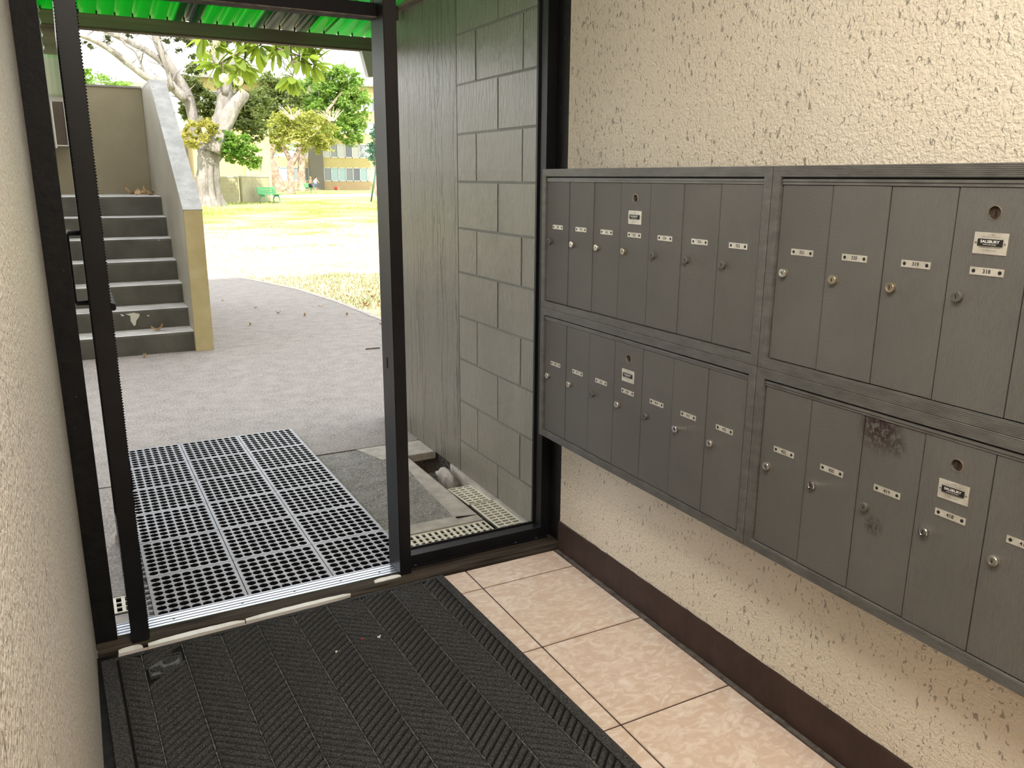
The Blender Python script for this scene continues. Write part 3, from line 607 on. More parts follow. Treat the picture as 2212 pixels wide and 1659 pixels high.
build('subsoil', MB().box(-8, 3, .0, 2.2, -.5, -.31).box(.172, 3, .2, 2.2, -.4, -.03).box(-8, -.0005, 1.34, 2.2, -.4, -.14).box(-.0005, .18, 1.62, 2.2, -.4, -.14).box(-8, -.001, .45, 1.34, -.4, -.14), M['dirt'], gr)
# pale trowelled margins beside the channel
build('channel_edge', MB().prism([(-.10, .50), (-.0005, .50), (-.0005, 1.35), (-.05, 1.35), (-.075, 1.0)], G - .01, G + .004), M['curb'], gr, bevel=.003)
build('channel_edge', MB().prism([(-.46, .446), (-.0005, .446), (-.0005, .51), (-.12, .535), (-.46, .54)], G - .01, G + .004), M['curb'], gr, bevel=.003)
build('wall_foot', MB().prism([(.1345, .33), (.162, .33), (.162, 1.15), (.150, 1.14), (.1345, 1.0)], -.15, G + .008), M['curb'], gr, bevel=.004)
build('channel_edge', MB().prism([(-.13, 1.345), (.16, 1.345), (.16, 1.568), (-.2, 1.568)], -.055, G + .003), M['curb'], gr, bevel=.004)
build('channel_bed', MB().box(.0, .137, .33, 1.345, -.30, -.17).box(-3, .0, .325, .44, -.30, -.17), M['dirt'], gr)
lp = MB(); nn = 10
for i in range(nn + 1):
    for j in range(6):
        y = .87 + .42 * i / nn; x = .002 + .130 * j / 5
        z = -.115 + .03 * noise.noise(Vector((x * 25, y * 18, 4))) + (.045 if y < 1.0 else 0) * (1 - (y - .87) / .13 if y < 1 else 0)
        lp.v.append((x, y, z))
for i in range(nn):
    for j in range(5): lp.f.append((i * 6 + j, i * 6 + j + 1, i * 6 + j + 7, i * 6 + j + 6)); lp.m.append(0)
build('loose_dirt', lp, M['dirt'], gr, smooth=True)
def lump(cx, cy, cz, rx, ry, rz, seed, n=10):
    mb = MB()
    for i in range(n + 1):
        for k in range(n * 2):
            th_ = math.pi * i / n; ph_ = math.pi * k / n
            v = Vector((math.sin(th_) * math.cos(ph_), math.sin(th_) * math.sin(ph_), math.cos(th_)))
            s = 1 + .35 * noise.noise(v * 1.7 + Vector((seed, 0, 0))) + .12 * noise.noise(v * 5 + Vector((0, seed, 0)))
            mb.v.append((cx + v.x * rx * s, cy + v.y * ry * s, cz + v.z * rz * s))
    for i in range(n):
        for k in range(2 * n): mb.f.append((i * 2 * n + k, (i + 1) * 2 * n + k, (i + 1) * 2 * n + (k + 1) % (2 * n), i * 2 * n + (k + 1) % (2 * n))); mb.m.append(0)
    return mb
tag(build('concrete_rubble', lump(.100, 1.06, -.075, .032, .11, .055, 3), M['rubble'], None, smooth=True), 'broken concrete lump lying in the open drain channel', 'rubble')
tag(build('door_stop_stone', lump(-1.345, .90, G + .03, .035, .04, .045, 8), M['rubble'], None, smooth=True), 'small rough grey stone behind the open door edge', 'stone')
# drain grates
def grate(L_, Wd, rows, cols):
    mb = MB(); e = .007; th_ = .005
    mb.box(0, L_, 0, e, -th_, 0).box(0, L_, Wd - e, Wd, -th_, 0)
    pit = L_ / cols; bw = pit * .42
    for c in range(cols + 1):
        x = c * pit; mb.box(max(0, x - bw / 2), min(L_, x + bw / 2), e, Wd - e, -th_, -.0005)
    for r in range(1, rows):
        y = e + (Wd - 2 * e) * r / rows; mb.box(0, L_, y - .0028, y + .0028, -th_, -.0008)
    return mb
gm = M['grate']
for (nm, L_, cols, loc, rz, lab) in (
        ('drain_grate', .452, 17, (-.4555, .323, G + .003), 0, 'ivory plastic drain grate along the black sill rail'),
        ('drain_grate', .283, 11, (.1335, .333, G + .003), math.pi / 2, 'ivory plastic drain grate along the block wall, nearest the corner'),
        ('drain_grate', .232, 8, (.1335, .640, G - .004), math.pi / 2, 'tilted ivory drain grate along the block wall, beside the open hole'),
        ('drain_grate', .300, 11, (-1.62, .323, G + .003), 0, 'ivory plastic drain grate seen left of the open door edge'),
        ('drain_grate', .86, 32, (-1.319, .323, G - .012), 0, 'long ivory drain grate under the rubber mat by the threshold')):
    t = thing(nm, lab, 'drain grate', loc, rz, 'channel drain grates', local=True)
    link('grid', grate(L_, .114, 3, cols).mesh('grid', gm), t)
    if rz and L_ < .25: t.rotation_euler = (0, math.radians(2.5), rz)
# outdoor rubber mat of 18 tiles
om = thing('rubber_drainage_mat', 'grey rubber drainage mat with round holes outside the door', 'mat', (-1.292, .195, G), math.radians(.4), local=True)
TW, TL = .2925, .3065
tm = MB(); nc = 8; mg = .008; px_ = (TW - 2 * mg - .003) / nc; py_ = (TL - 2 * mg - .003) / nc; zt = .020; zb_ = .003
def ringpts(cx, cy, hx, hy, z): return [(cx + hx * a, cy + hy * b2, z) for a, b2 in ((-1, -1), (0, -1), (1, -1), (1, 0), (1, 1), (0, 1), (-1, 1), (-1, 0))]
for i in range(nc):
    for j in range(nc):
        cx = .0015 + mg + px_ * (i + .5); cy = .0015 + mg + py_ * (j + .5)
        sq = ringpts(cx, cy, px_ / 2, py_ / 2, zt)
        def oc(rx, ry, z): return [(cx + rx * math.cos(math.radians(225 + 45 * k)), cy + ry * math.sin(math.radians(225 + 45 * k)), z) for k in range(8)]
        o1 = oc(px_ * .485, py_ * .46, zt); o2 = oc(px_ * .465, py_ * .44, zt - .002); o3 = oc(px_ * .465, py_ * .44, zb_)
        f = [(k, (k + 1) % 8, 8 + (k + 1) % 8, 8 + k) for k in range(8)] + [(8 + k, 8 + (k + 1) % 8, 16 + (k + 1) % 8, 16 + k) for k in range(8)]
        tm.add(sq + o1 + o2, f, 0)
        tm.add(o2 + o3, [(k, (k + 1) % 8, 8 + (k + 1) % 8, 8 + k) for k in range(8)], 1)
x0, x1, y0, y1 = .0015, TW - .0015, .0015, TL - .0015
for (a, b2, c, d2) in ((x0, x1, y0, y0 + mg), (x0, x1, y1 - mg, y1), (x0, x0 + mg, y0 + mg, y1 - mg), (x1 - mg, x1, y0 + mg, y1 - mg)): tm.box(a, b2, c, d2, zb_, zt, 0)
TM = tm.mesh('mat_tile', [M['rubber'], M['rubberdk']])
link('hole_shade_sheet', MB().box(.002, 3 * TW - .002, .002, 6 * TL - .002, .0005, .004).mesh('hole_shade_sheet', M['rubberdk']), om)  # black sheet added under the holes in place of shade on the concrete
for i in range(3):
    for j in range(6): link('mat_tile', TM, om, (i * TW, j * TL, 0))
lk = MB()
for j in range(6):
    for k in range(7):
        y = j * TL + .03 + k * .038
        lk.box(-.016, .0015, y, y + .014, .004, .012)
    lk.box(-.018, -.013, j * TL + .02, j * TL + .29, .004, .013)
link('edge_loops', lk.mesh('edge_loops', M['rubber']), om)

# lawn
lw = MB(); lawn_poly = [(1.45, .62)] + [(80, .62), (80, 150), (-60, 150), (-60, 12.65), (-1.0, 12.65)] + [(x, y) for x, y in ctl[1:-1]]
lw.add([(x, y, -.028) for x, y in lawn_poly] , [tuple(range(len(lawn_poly)))])
lawn = struct('lawn', lw, M['grass'])
cb = MB()
for (xa, ya), (xb, yb_) in zip(ctl, ctl[1:]): cb.bar((xa + .02, ya, G - .02), (xb + .02, yb_, G - .02), .06, .05)
struct('walk_edge', cb, M['curb'])
dp = MB().add([(6, 56, -.024), (16, 57.5, -.024), (34, 60, -.024), (60, 62, -.024), (60, 76, -.024), (34, 74, -.024), (16, 66, -.024), (9, 60, -.024)], [tuple(range(8))])
struct('path', dp, M['dirtpath'])
gb = MB()
for i in range(26000):
    y = 5.2 + 20 * R.random() ** 1.8; lo_x = xc(y) + .06; x = R.uniform(lo_x, lo_x + 1.2 + (y + 2.4) * .34)
    if noise.noise(Vector((x * 1.1, y * 1.1, 0))) < -.15 - .1: continue
    h = R.uniform(.02, .055); a = R.uniform(0, 6.28); w_ = .004 + y * .0005
    dx, dy = math.cos(a) * w_, math.sin(a) * w_; lx, ly = R.uniform(-.03, .03), R.uniform(-.03, .03)
    gb.add([(x - dx, y - dy, -.03), (x + dx, y + dy, -.03), (x + lx, y + ly, -.03 + h)], [(0, 1, 2)])
for i in range(16000):
    x = R.uniform(2.5, 22); y = R.uniform(30, 46)
    if noise.noise(Vector((x * .35, y * .25, 2))) < .0: continue
    h = R.uniform(.04, .12); a = R.uniform(0, 6.28); w_ = .03
    dx, dy = math.cos(a) * w_, math.sin(a) * w_
    gb.add([(x - dx, y - dy, -.03), (x + dx, y + dy, -.03), (x + R.uniform(-.06, .06), y, -.03 + h)], [(0, 1, 2)])
gbo = build('grass', gb, M['blade'], None, kind='stuff'); tag(gbo, 'short patchy green and dry yellow grass on the lawn', 'grass')

# ------------------------------------------------------------------ block wall, plywood, awning
bw = struct('wall_side', MB().box(.1508, .34, .212, 1.008, -.16, 2.158), M['mortar'])
zj = [-.10, .148, .3495, .551, .7525, .955, 1.152, 1.3535, 1.555, 1.7565, 1.958, 2.16]
for c in range(len(zj) - 1):
    z0, z1 = zj[c], zj[c + 1]
    ysj = [.214, .408, .812, 1.006] if c % 2 == 1 else [.214, .611, 1.006]
    for ya, yb_ in zip(ysj, ysj[1:]):
        g = .0023; dx = R.uniform(-.0015, .001)
        build('block', MB().box(.1485 + dx, .30, ya + g, yb_ - g, z0 + g, z1 - g), M['block'], bw, bevel=.003)
pl = struct('wall_panel', MB().box(.150, .168, 1.010, 2.094, -.012, 2.16), M['ply'], bevel=.002)
build('stud', MB().box(.168, .25, 2.02, 2.094, -.16, 2.16).box(.168, .25, 1.012, 1.09, -.16, 2.16).box(.168, .25, 1.55, 1.59, -.16, 2.16), M['rawwood'], pl)
aw = thing('corrugated_awning', 'translucent green corrugated awning on painted wooden beams outside the door', 'awning', (-.65, 1.2, 2.1))
BZ = 2.105
build('front_beam', MB().box(-1.62, .20, 2.10, 2.15, 2.036, 2.098), M['beam'], aw, bevel=.003)
build('beam_edge', MB().box(-1.62, .20, 2.097, 2.152, 2.030, 2.0365), M['rawwood'], aw)
build('wall_rafter', MB().box(.120, .200, .33, 2.10, 2.165, 2.235), M['rawwood'], aw, bevel=.003)
build('ledger', MB().box(-1.62, .20, .325, .365, 2.235, 2.30), M['beam'], aw, bevel=.003)
build('knee_brace', MB().prismx([(2.10, 1.90), (2.15, 1.90), (2.15, 2.036), (2.10, 2.036)], .118, .148).add([(.118, 2.10, 1.91), (.118, 2.15, 1.91), (.086, 2.10, 2.036), (.086, 2.15, 2.036), (.118, 2.10, 2.036), (.118, 2.15, 2.036)], [(0, 2, 3, 1), (0, 4, 2), (1, 3, 5)]), M['pale'], aw)  # brace coloured pale, putting the flare over it into the paint
build('rafter_bracket', MB().box(.095, .122, 1.62, 1.66, 2.11, 2.24), M['bracket'], aw)
build('corner_post', MB().box(-1.425, -1.348, 2.155, 2.215, 1.86, 2.11), M['beam'], aw, bevel=.003)
def zroof(y): return 2.315 + (2.113 - 2.315) * (y - .34) / (2.12 - .34)
def sheet(xa, xb, dz=0.):
    mb = MB(); pitch = .0765; n_ = max(4, int((xb - xa) / pitch * 10)); ysr = [.36 + (2.24 - .36) * k / 5 for k in range(6)]
    for y in ysr:
        for i in range(n_ + 1):
            x = xa + (xb - xa) * i / n_; mb.v.append((x, y, zroof(y) + .011 + .0105 * math.cos(2 * math.pi * x / pitch) + dz))
    for k in range(5):
        for i in range(n_): mb.f.append((k * (n_ + 1) + i, k * (n_ + 1) + i + 1, (k + 1) * (n_ + 1) + i + 1, (k + 1) * (n_ + 1) + i)); mb.m.append(0)
    return mb
for xa, xb, m, dz in ((-1.66, -.80, 'green', 0), (-.83, -.72, 'dkgreen', .004), (-.75, -.42, 'green', 0), (-.445, -.19, 'dkgreen', .004), (-.215, -.07, 'green', 0), (-.10, .235, 'green2', .003)):
    sh = build('roof_sheet', sheet(xa, xb, dz), M[m], aw, smooth=True); sh.modifiers.new('thick', 'SOLIDIFY').thickness = .0016
    if m == 'dkgreen': sh['label'] = 'dull grey green overlapping roof sheet'
rs = MB()
for k in range(22):
    x = -1.56 + k * .0765; rs.lathe([(.004, 0), (.004, .03), (.001, .031)], (x, 2.125, 2.095), 6)
build('roof_screws', rs, M['bracket'], aw, kind='stuff')

# ------------------------------------------------------------------ outdoor lamp, pipe and panel at the far left
lm = thing('wall_lamp', 'white drum shaped outdoor lamp hanging on a chain below the left end of the beam', 'lamp', (-1.405, 2.0, 1.70))
build('shade', MB().lathe([(.085, 1.70), (.098, 1.712), (.098, 1.868), (.088, 1.882), (.02, 1.886)], (-1.40, 1.98, 0), 28), M['lamp'], lm)
build('shade_rim', MB().lathe([(.0985, 1.706), (.1005, 1.712), (.0985, 1.718)], (-1.40, 1.98, 0), 28), M['pale'], lm)
chn = MB()
for k in range(15): chn.tube([(-1.417 + .007 * math.cos(a) * (k % 2), 1.98 + .007 * math.cos(a) * ((k + 1) % 2), 1.884 + k * .026 + .015 + .016 * math.sin(a)) for a in [6.283 * i / 8 for i in range(9)]], .0028, 5)
build('chain', chn, M['steel'], lm)
build('drain_pipe', MB().tube([(-1.418, 2.235, 1.50), (-1.418, 2.235, 2.11)], .010, 10).box(-1.43, -1.40, 2.215, 2.226, 1.88, 1.90), M['pale'], aw, smooth=False)
nb_ = thing('wall_cabinet', 'dark brown cabinet with pale edge hung on the tan landing wall', 'cabinet', (-1.5, 7.15, 1.66))
build('cabinet_body', MB().box(-1.62, -1.335, 7.05, 7.198, 1.665, 2.17), M['panel'], nb_, bevel=.004)
build('pale_edge', MB().box(-1.335, -1.322, 7.04, 7.198, 1.655, 2.18).box(-1.62, -1.335, 7.04, 7.198, 1.655, 1.665), M['pale'], nb_)

# ------------------------------------------------------------------ outdoor stairs
st = MB().box(-2.2, -2.05, 4.55, 7.35, -.1, 2.25)
stairs = struct('stairs', st, M['stairwall']); tag(stairs, 'dark concrete steps up to a landing between painted walls', 'stairs')
ny = [4.617, 4.875, 5.15, 5.42, 5.69, 5.955, 6.24]; nz = [.143, .305, .475, .650, .825, 1.005, 1.185]
for k in range(7):
    yb_ = ny[k + 1] + .02 if k < 6 else 7.2
    n_ = 30; mb = MB(); zt = nz[k]
    for i in range(n_ + 1):
        x = -2.05 + (1.446) * i / n_; q = .006 * noise.noise(Vector((x * 5, k * 3.1, 0))); q2 = .003 * noise.noise(Vector((x * 11, k * 7.7, 2)))
        mb.v += [(x, ny[k], -.12 if k == 0 else nz[k - 1] - .05), (x, ny[k] - q2 * .5, zt - .022), (x, ny[k] + .004 + q, zt - .004), (x, ny[k] + .014 + abs(q), zt), (x, yb_, zt + .002)]
    for i in range(n_):
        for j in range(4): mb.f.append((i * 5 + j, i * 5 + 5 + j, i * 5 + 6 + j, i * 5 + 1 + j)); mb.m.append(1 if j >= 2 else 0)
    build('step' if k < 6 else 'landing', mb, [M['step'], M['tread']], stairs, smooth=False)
wp = [(4.585, -.12), (7.35, -.12), (7.35, 2.24), (6.30, 2.24), (4.585, 1.115)]
pc = MB()
for poly in ([(-1.082, .278), (-1.05, .262), (-1.052, .22), (-1.032, .178), (-1.018, .182), (-1.008, .222), (-.985, .25), (-.978, .272), (-1.02, .285)], [(-1.12, .283), (-1.095, .272), (-1.10, .262), (-1.118, .268)], [(-.93, .262), (-.905, .254), (-.915, .246)]):
    n_ = len(poly); pc.add([(x, 4.8685, z) for x, z in poly] + [(x, 4.874, z) for x, z in poly], [tuple(range(n_ - 1, -1, -1))] + [(i, (i + 1) % n_, n_ + (i + 1) % n_, n_ + i) for i in range(n_)])
build('bare_plaster_patch', pc, M['pale'], stairs)
build('side_wall', MB().prismx(wp, -.604, -.462), M['stairwall'], stairs, bevel=.006)
build('end_face', MB().box(-.603, -.463, 4.572, 4.588, -.03, 1.112), M['endtan'], stairs, bevel=.004)
tp = MB().add([(-.606, 4.575, 1.117), (-.460, 4.575, 1.117), (-.460, 6.297, 2.247), (-.606, 6.297, 2.247), (-.606, 7.35, 2.247), (-.460, 7.35, 2.247)], [(0, 1, 2, 3), (3, 2, 5, 4)])
tpo = build('wall_cap', tp, M['cap'], stairs); tpo.modifiers.new('thick', 'SOLIDIFY').thickness = .02
build('back_wall', MB().box(-2.06, -.6035, 7.2, 7.36, -.12, 2.245), M['stairtan'], stairs, bevel=.004)
build('back_cap', MB().box(-2.06, -.6065, 7.19, 7.37, 2.245, 2.262), M['cap'], stairs)

# ------------------------------------------------------------------ leaf litter and twig
lfm = []
for s in range(3):
    mb = MB(); n_ = 7
    for i in range(n_ + 1):
        t_ = i / n_; wv = .022 * math.sin(math.pi * min(1, t_ * 1.05)) ** .8; x = -.05 + .1 * t_; z = .004 + .018 * (t_ - .5) ** 2 * (2 + s) * 2
        mb.v += [(x, -wv, z + .012 * (1 + s) * .6), (x, 0, z), (x, wv, z + .006 + .006 * s)]
    for i in range(n_): mb.f += [(i * 3, i * 3 + 1, i * 3 + 4, i * 3 + 3), (i * 3 + 1, i * 3 + 2, i * 3 + 5, i * 3 + 4)]; mb.m += [0, 0]
    lfm.append(mb.mesh('fallen_leaf', M['leafdry']))
def leaf(x, y, z, label, s=1., grp=None, tilt=.1):
    o = link('fallen_leaf', R.choice(lfm), None, (x, y, z), (R.uniform(-tilt, tilt), R.uniform(-tilt, tilt), R.uniform(0, 6.28))); o.scale = (s, s, s)
    return tag(o, label, 'leaf', grp)
for (x, y, s) in ((-.76, 6.95, 1.3), (-.70, 6.80, 1.2), (-.83, 7.02, 1.3), (-.67, 6.98, 1.2), (-.74, 7.08, 1.4), (-.66, 6.72, 1.0)):
    leaf(x, y, 1.19, 'dry brown leaf in the heap at the right corner of the landing', s, 'dry leaves on the landing', .5)
leaf(-.86, 4.74, .146, 'pale curled dry leaf on the lowest step', .9, None, .3); leaf(-1.0, 4.50, G + .002, 'small brown leaf on the concrete before the lowest step', .6)
walk = [(1.02, 5.75), (1.16, 5.1), (1.19, 4.95), (.02, 5.6), (.42, 6.2), (.28, 6.7), (.95, 6.5), (.62, 5.9), (.05, 7.4)]
for x, y in walk: leaf(x, y, G + .002, 'small dry brown leaf lying on the concrete walk', .6, 'dry leaves on the concrete walk')
for i in range(16):
    y = R.uniform(5.4, 7.6); x = xc(y) + R.uniform(.1, 1.0); leaf(x, y, -.015, 'pale dry leaf fallen on the near lawn edge', .75, 'dry leaves on the lawn', .4)
tag(build('twig', MB().tube([(.655, 4.02, G + .006), (.70, 4.01, G + .008), (.775, 4.015, G + .006)], .006, 6), M['plumstem'], None), 'short dark twig lying on the concrete beyond the rubber mat', 'twig')
sp = MB(); sp.add([(-.012, -.005, .001), (.010, -.008, .004), (.013, .004, .001), (-.006, .009, .005)], [(0, 1, 2, 3)])
def scrap(x, y, m, lab, s):
    me = sp.mesh('paper_scrap', M[m]); o = link('paper_scrap', me, None, (x, y, .0122), (R.uniform(-.2, .2), 0, R.uniform(0, 6))); o.scale = (s,) * 3
    o.modifiers.new('thick', 'SOLIDIFY').thickness = .001; tag(o, lab, 'scrap')
scrap(-.747, -.243, 'red', 'tiny red scrap on the black entrance mat', .5); scrap(-.700, -.253, 'pale', 'small pale crumpled bit right of the red scrap on the mat', .7)
scrap(-.835, -.275, 'white', 'white crumb on the mat nearer the camera than the red scrap', .6); scrap(-.93, -.14, 'white', 'white speck high up on the entrance mat', .3)

# ------------------------------------------------------------------ trees
def crown(clumps, y, dens, size, ydepth=1.):
    mb = MB()
    for (cx, cz, rx, rz) in clumps:
        nl = int(dens * rx * rz); ry = (rx + rz) / 2 * ydepth; ns = max(6, int(nl / 40)); r0 = .40 * (rx + rz) / 2 / (ns / 9.) ** .25
        subs = []
        for _ in range(ns):
            while True:
                a, b_, c = R.uniform(-1, 1), R.uniform(-1, 1), R.uniform(-1, 1); q = a * a + b_ * b_ + c * c
                if .2 < q < 1: break
            subs.append((Vector((cx + a * rx * 1.05, y + b_ * ry, cz + c * rz * 1.05)), r0 * R.uniform(.55, 1.35)))
        for _ in range(nl):
            c0, r1 = R.choice(subs)
            p = c0 + Vector((R.gauss(0, .55) * r1, R.gauss(0, .55) * r1, R.gauss(0, .36) * r1))
            u = Vector((R.gauss(0, 1), R.gauss(0, 1), R.gauss(0, .6))).normalized(); w_ = u.orthogonal().normalized(); w_.rotate(Matrix.Rotation(R.uniform(0, 6.28), 3, u))
            s = size * R.uniform(.6, 1.3)
            mb.add([p - u * s, p + w_ * s * .45, p + u * s, p - w_ * s * .45], [(0, 1, 2, 3)])
    return mb
def limb(mb, pts, rscale=1., n=12, wob=.25, jitter=.08):
    P = [Vector(p[:3]) for p in pts]; rr = [p[3] * rscale for p in pts]; Q = []; q = []
    for i in range(len(P) - 1):
        p0 = P[max(i - 1, 0)]; p1 = P[i]; p2 = P[i + 1]; p3 = P[min(i + 2, len(P) - 1)]
        for k in range(4):
            t = k / 4
            v = .5 * ((2 * p1) + (p2 - p0) * t + (2 * p0 - 5 * p1 + 4 * p2 - p3) * t * t + (3 * p1 - p0 - 3 * p2 + p3) * t ** 3)
            v += Vector((noise.noise(v * 2.1), noise.noise(v * 2.1 + Vector((9, 0, 0))), 0)) * jitter * rr[i] * 2
            Q.append(v); q.append(rr[i] + (rr[i + 1] - rr[i]) * t)
    Q.append(P[-1]); q.append(rr[-1])
    return mb.tube(Q, q, n, 0, True, wob)
def twigs(mb, pts, n, L_, r):
    for _ in range(n):
        i = R.randrange(1, len(pts)); a = Vector(pts[i - 1][:3]).lerp(Vector(pts[i][:3]), R.random())
        dv = Vector((R.uniform(-1, 1), R.uniform(-.6, .6), R.uniform(.1, 1.1))).normalized(); l = L_ * R.uniform(.5, 1.3)
        m_ = a + dv * l * .5 + Vector((R.uniform(-.1, .1), 0, R.uniform(-.1, .15))) * l
        mb.tube([a, m_, a + dv * l], [r, r * .7, r * .3], 5)
Bt = thing('shade_tree', 'huge old tree with pale folded trunk and a sawn-off limb', 'tree', (4.66, 40, 0))
tr = MB()
limb(tr, [(4.63, 40, -.1, .72), (4.52, 40, .5, .50), (4.59, 40, 1.4, .47), (4.79, 40, 2.37, .52), (4.98, 40, 2.87, .50)], n=18)
limb(tr, [(4.1, 39.85, -.08, .34), (4.30, 39.8, .5, .24), (4.41, 39.75, 1.62, .24), (4.52, 39.8, 2.6, .22)])
limb(tr, [(5.16, 39.8, -.1, .26), (4.92, 39.75, .6, .20), (4.92, 39.7, 1.62, .19), (5.0, 39.7, 2.5, .17)])
limb(tr, [(4.75, 39.5, -.08, .22), (4.66, 39.55, .6, .14), (4.70, 39.55, 1.6, .13), (4.86, 39.6, 2.5, .12)])
build('trunk', tr, M['bark'], Bt, smooth=True)
lb = MB(); limb(lb, [(4.85, 39.5, 2.5, .40), (5.33, 39.5, 3.47, .34), (5.86, 39.5, 4.38, .33), (6.52, 39.5, 5.25, .27)], n=16)
lbo = build('sawn_limb', lb, M['bark'], Bt, smooth=True)
dirv = (Vector((6.52, 39.5, 5.25)) - Vector((5.86, 39.5, 4.38))).normalized()
build('cut_face', MB().tube([Vector((6.52, 39.5, 5.25)) - dirv * .02, Vector((6.52, 39.5, 5.25)) + dirv * .03], .25, 16), M['cutwood'], lbo)
LB = [[(4.93, 40.3, 2.7, .38), (5.45, 40.3, 3.95, .40), (5.75, 40.3, 5.17, .38), (5.58, 40.3, 6.72, .31), (4.78, 40.3, 7.47, .24), (3.93, 40.3, 8.1, .2), (3.1, 40.3, 8.71, .15)],
      [(4.54, 40.6, 2.5, .22), (4.27, 40.6, 3.97, .25), (4.05, 40.6, 5.21, .26), (3.53, 40.6, 6.21, .22), (3.07, 40.6, 7.08, .18), (2.86, 40.6, 7.96, .13), (2.8, 40.6, 8.93, .09)],
      [(3.97, 40.2, 4.87, .22), (3.19, 40.2, 5.54, .2), (2.38, 40.2, 5.74, .18), (1.7, 40.2, 6.25, .155), (.92, 40.2, 6.87, .135), (.13, 40.2, 7.25, .11), (-1.08, 40.2, 7.57, .07)],
      [(3.7, 40.9, 5.94, .2), (2.96, 40.9, 6.71, .165), (2.22, 40.9, 7.16, .145), (1.39, 40.9, 7.53, .14), (.49, 40.9, 7.9, .12), (-.81, 40.9, 8.45, .08)],
      [(3.4, 40, 5.3, .10), (3.06, 40, 6.91, .095), (2.97, 40, 7.59, .08), (3.15, 40, 8.47, .06)],
      [(4.85, 39.7, 1.9, .18), (5.28, 39.7, 2.44, .165), (5.6, 39.7, 2.74, .10)],
      [(5.7, 40, 5.14, .17), (6.09, 40, 6.3, .145), (6.61, 40, 7.57, .12), (7.12, 40, 8.83, .1)],
      [(2.3, 40.2, 5.8, .06), (2.0, 40, 6.75, .055), (1.57, 40, 7.1, .05), (1.27, 40, 7.74, .035)]]
for L_ in LB:
    mb = MB(); limb(mb, L_, n=10); twigs(mb, L_, 8, 1.1, .035); build('branch', mb, M['bark'], Bt, smooth=True)
for nm, cl_, y, mm, de, sz in (
    ('leaf_cluster', [(5.9, 2.9, .71, .58), (6.3, 2.4, .67, .45), (6.7, 2.1, .45, .27), (5.3, 3.1, .55, .44), (5.7, 2.4, .49, .4)], 39.4, 'lf_green', 3000, .10),
    ('leaf_cluster', [(4.3, 3.4, .73, .47), (3.9, 3.0, .43, .39), (4.7, 3.7, .54, .3)], 39.1, 'lf_yel', 2200, .09),
    ('leaf_cluster', [(4.4, 5.8, .48, .62), (4.8, 5.1, .67, .62), (4.8, 6.5, .44, .44), (5.1, 4.3, .63, .49), (4.1, 4.6, .4, .55), (6.5, 4.5, .68, .91), (7.0, 3.9, .83, .8), (6.4, 5.9, .7, .6), (7.4, 4.9, .7, .7)], 41.2, 'lf_olive', 3000, .10),
    ('leaf_cluster', [(4.2, 7.5, .55, .35), (4.8, 7.9, .66, .31), (5.3, 7.3, .49, .36), (3.5, 7.7, .44, .22), (5.8, 7.8, .56, .31), (6.7, 8.2, .68, .41), (1.0, 7.4, .38, .17), (.1, 7.1, .25, .13), (2.1, 7.7, .34, .13), (7.8, 8.5, .91, .46), (3.0, 8.5, 1.08, .3), (.5, 8.3, .84, .25)], 41.5, 'lf_dark', 2000, .095)):
    build(nm, crown(cl_, y, de, sz), M[mm], Bt, kind='stuff')
def small_tree(name, label, loc, limbs, clumps, y, lm_, dens, size):
    t = thing(name, label, 'tree', loc); mb = MB()
    for L_ in limbs: limb(mb, L_, n=10, wob=.3)
    build('trunk', mb, M['bark2'], t, smooth=True)
    build('crown', crown(clumps, y, dens, size), M[lm_], t, kind='stuff'); return t
t3 = small_tree('pruned_tree', 'small straight trunked tree with yellow green crown and bare pruned shoots', (15.34, 69, 0),
    [[(15.34, 69, -.1, .46), (15.36, 69, .9, .31), (15.44, 69, 2.23, .31), (15.63, 69, 2.8, .30)], [(15.55, 69, 2.5, .23), (15.02, 69, 3.54, .155), (14.51, 69, 4.45, .11)], [(15.62, 69, 2.5, .23), (16.31, 69, 3.75, .19), (17.15, 69, 4.71, .11)]],
    [(16.3, 4.5, 2.37, 1.0), (17.3, 5.3, 2.18, 1.0), (15.6, 5.5, 1.57, .9), (16.8, 6.2, 2.2, .6), (18.3, 4.2, 1.2, .8), (14.7, 4.1, 1.0, .6)], 69.5, 'lf_ylgr', 720, .16)
shoots = MB()
for cx, cz in ((15.6, 6.0), (19.0, 6.0)):
    for k in range(16): shoots.tube([(cx + R.uniform(-.3, .3), 68.4, cz), (cx + (k - 8) * .14 + R.uniform(-.1, .1), 68.3, cz + R.uniform(.5, 1.2))], [.05, .02], 5)
build('pruned_shoots', shoots, mat('pinkish_shoots', (.52, .34, .24), rough=.8), t3, kind='stuff')
small_tree('leaning_tree', 'leaning thick brown tree with olive crown before the far building', (17.44, 82, 0),
    [[(17.44, 82, -.1, .66), (16.98, 82, 1.26, .5), (16.6, 82, 2.36, .54), (16.26, 82, 3.24, .6), (16.91, 82, 4.35, .36), (17.88, 82, 5.47, .22)]],
    [(17.0, 6.6, 2.04, 1.7), (15.8, 7.3, 1.57, 1.57), (17.6, 8.3, 2.03, 1.58), (15.6, 4.4, .9, .8), (18.6, 9.4, 1.58, 1.36), (16.8, 9.7, 1.34, 1.34), (15.2, 5.6, 1.4, 1.2)], 82.5, 'lf_olive', 600, .2)
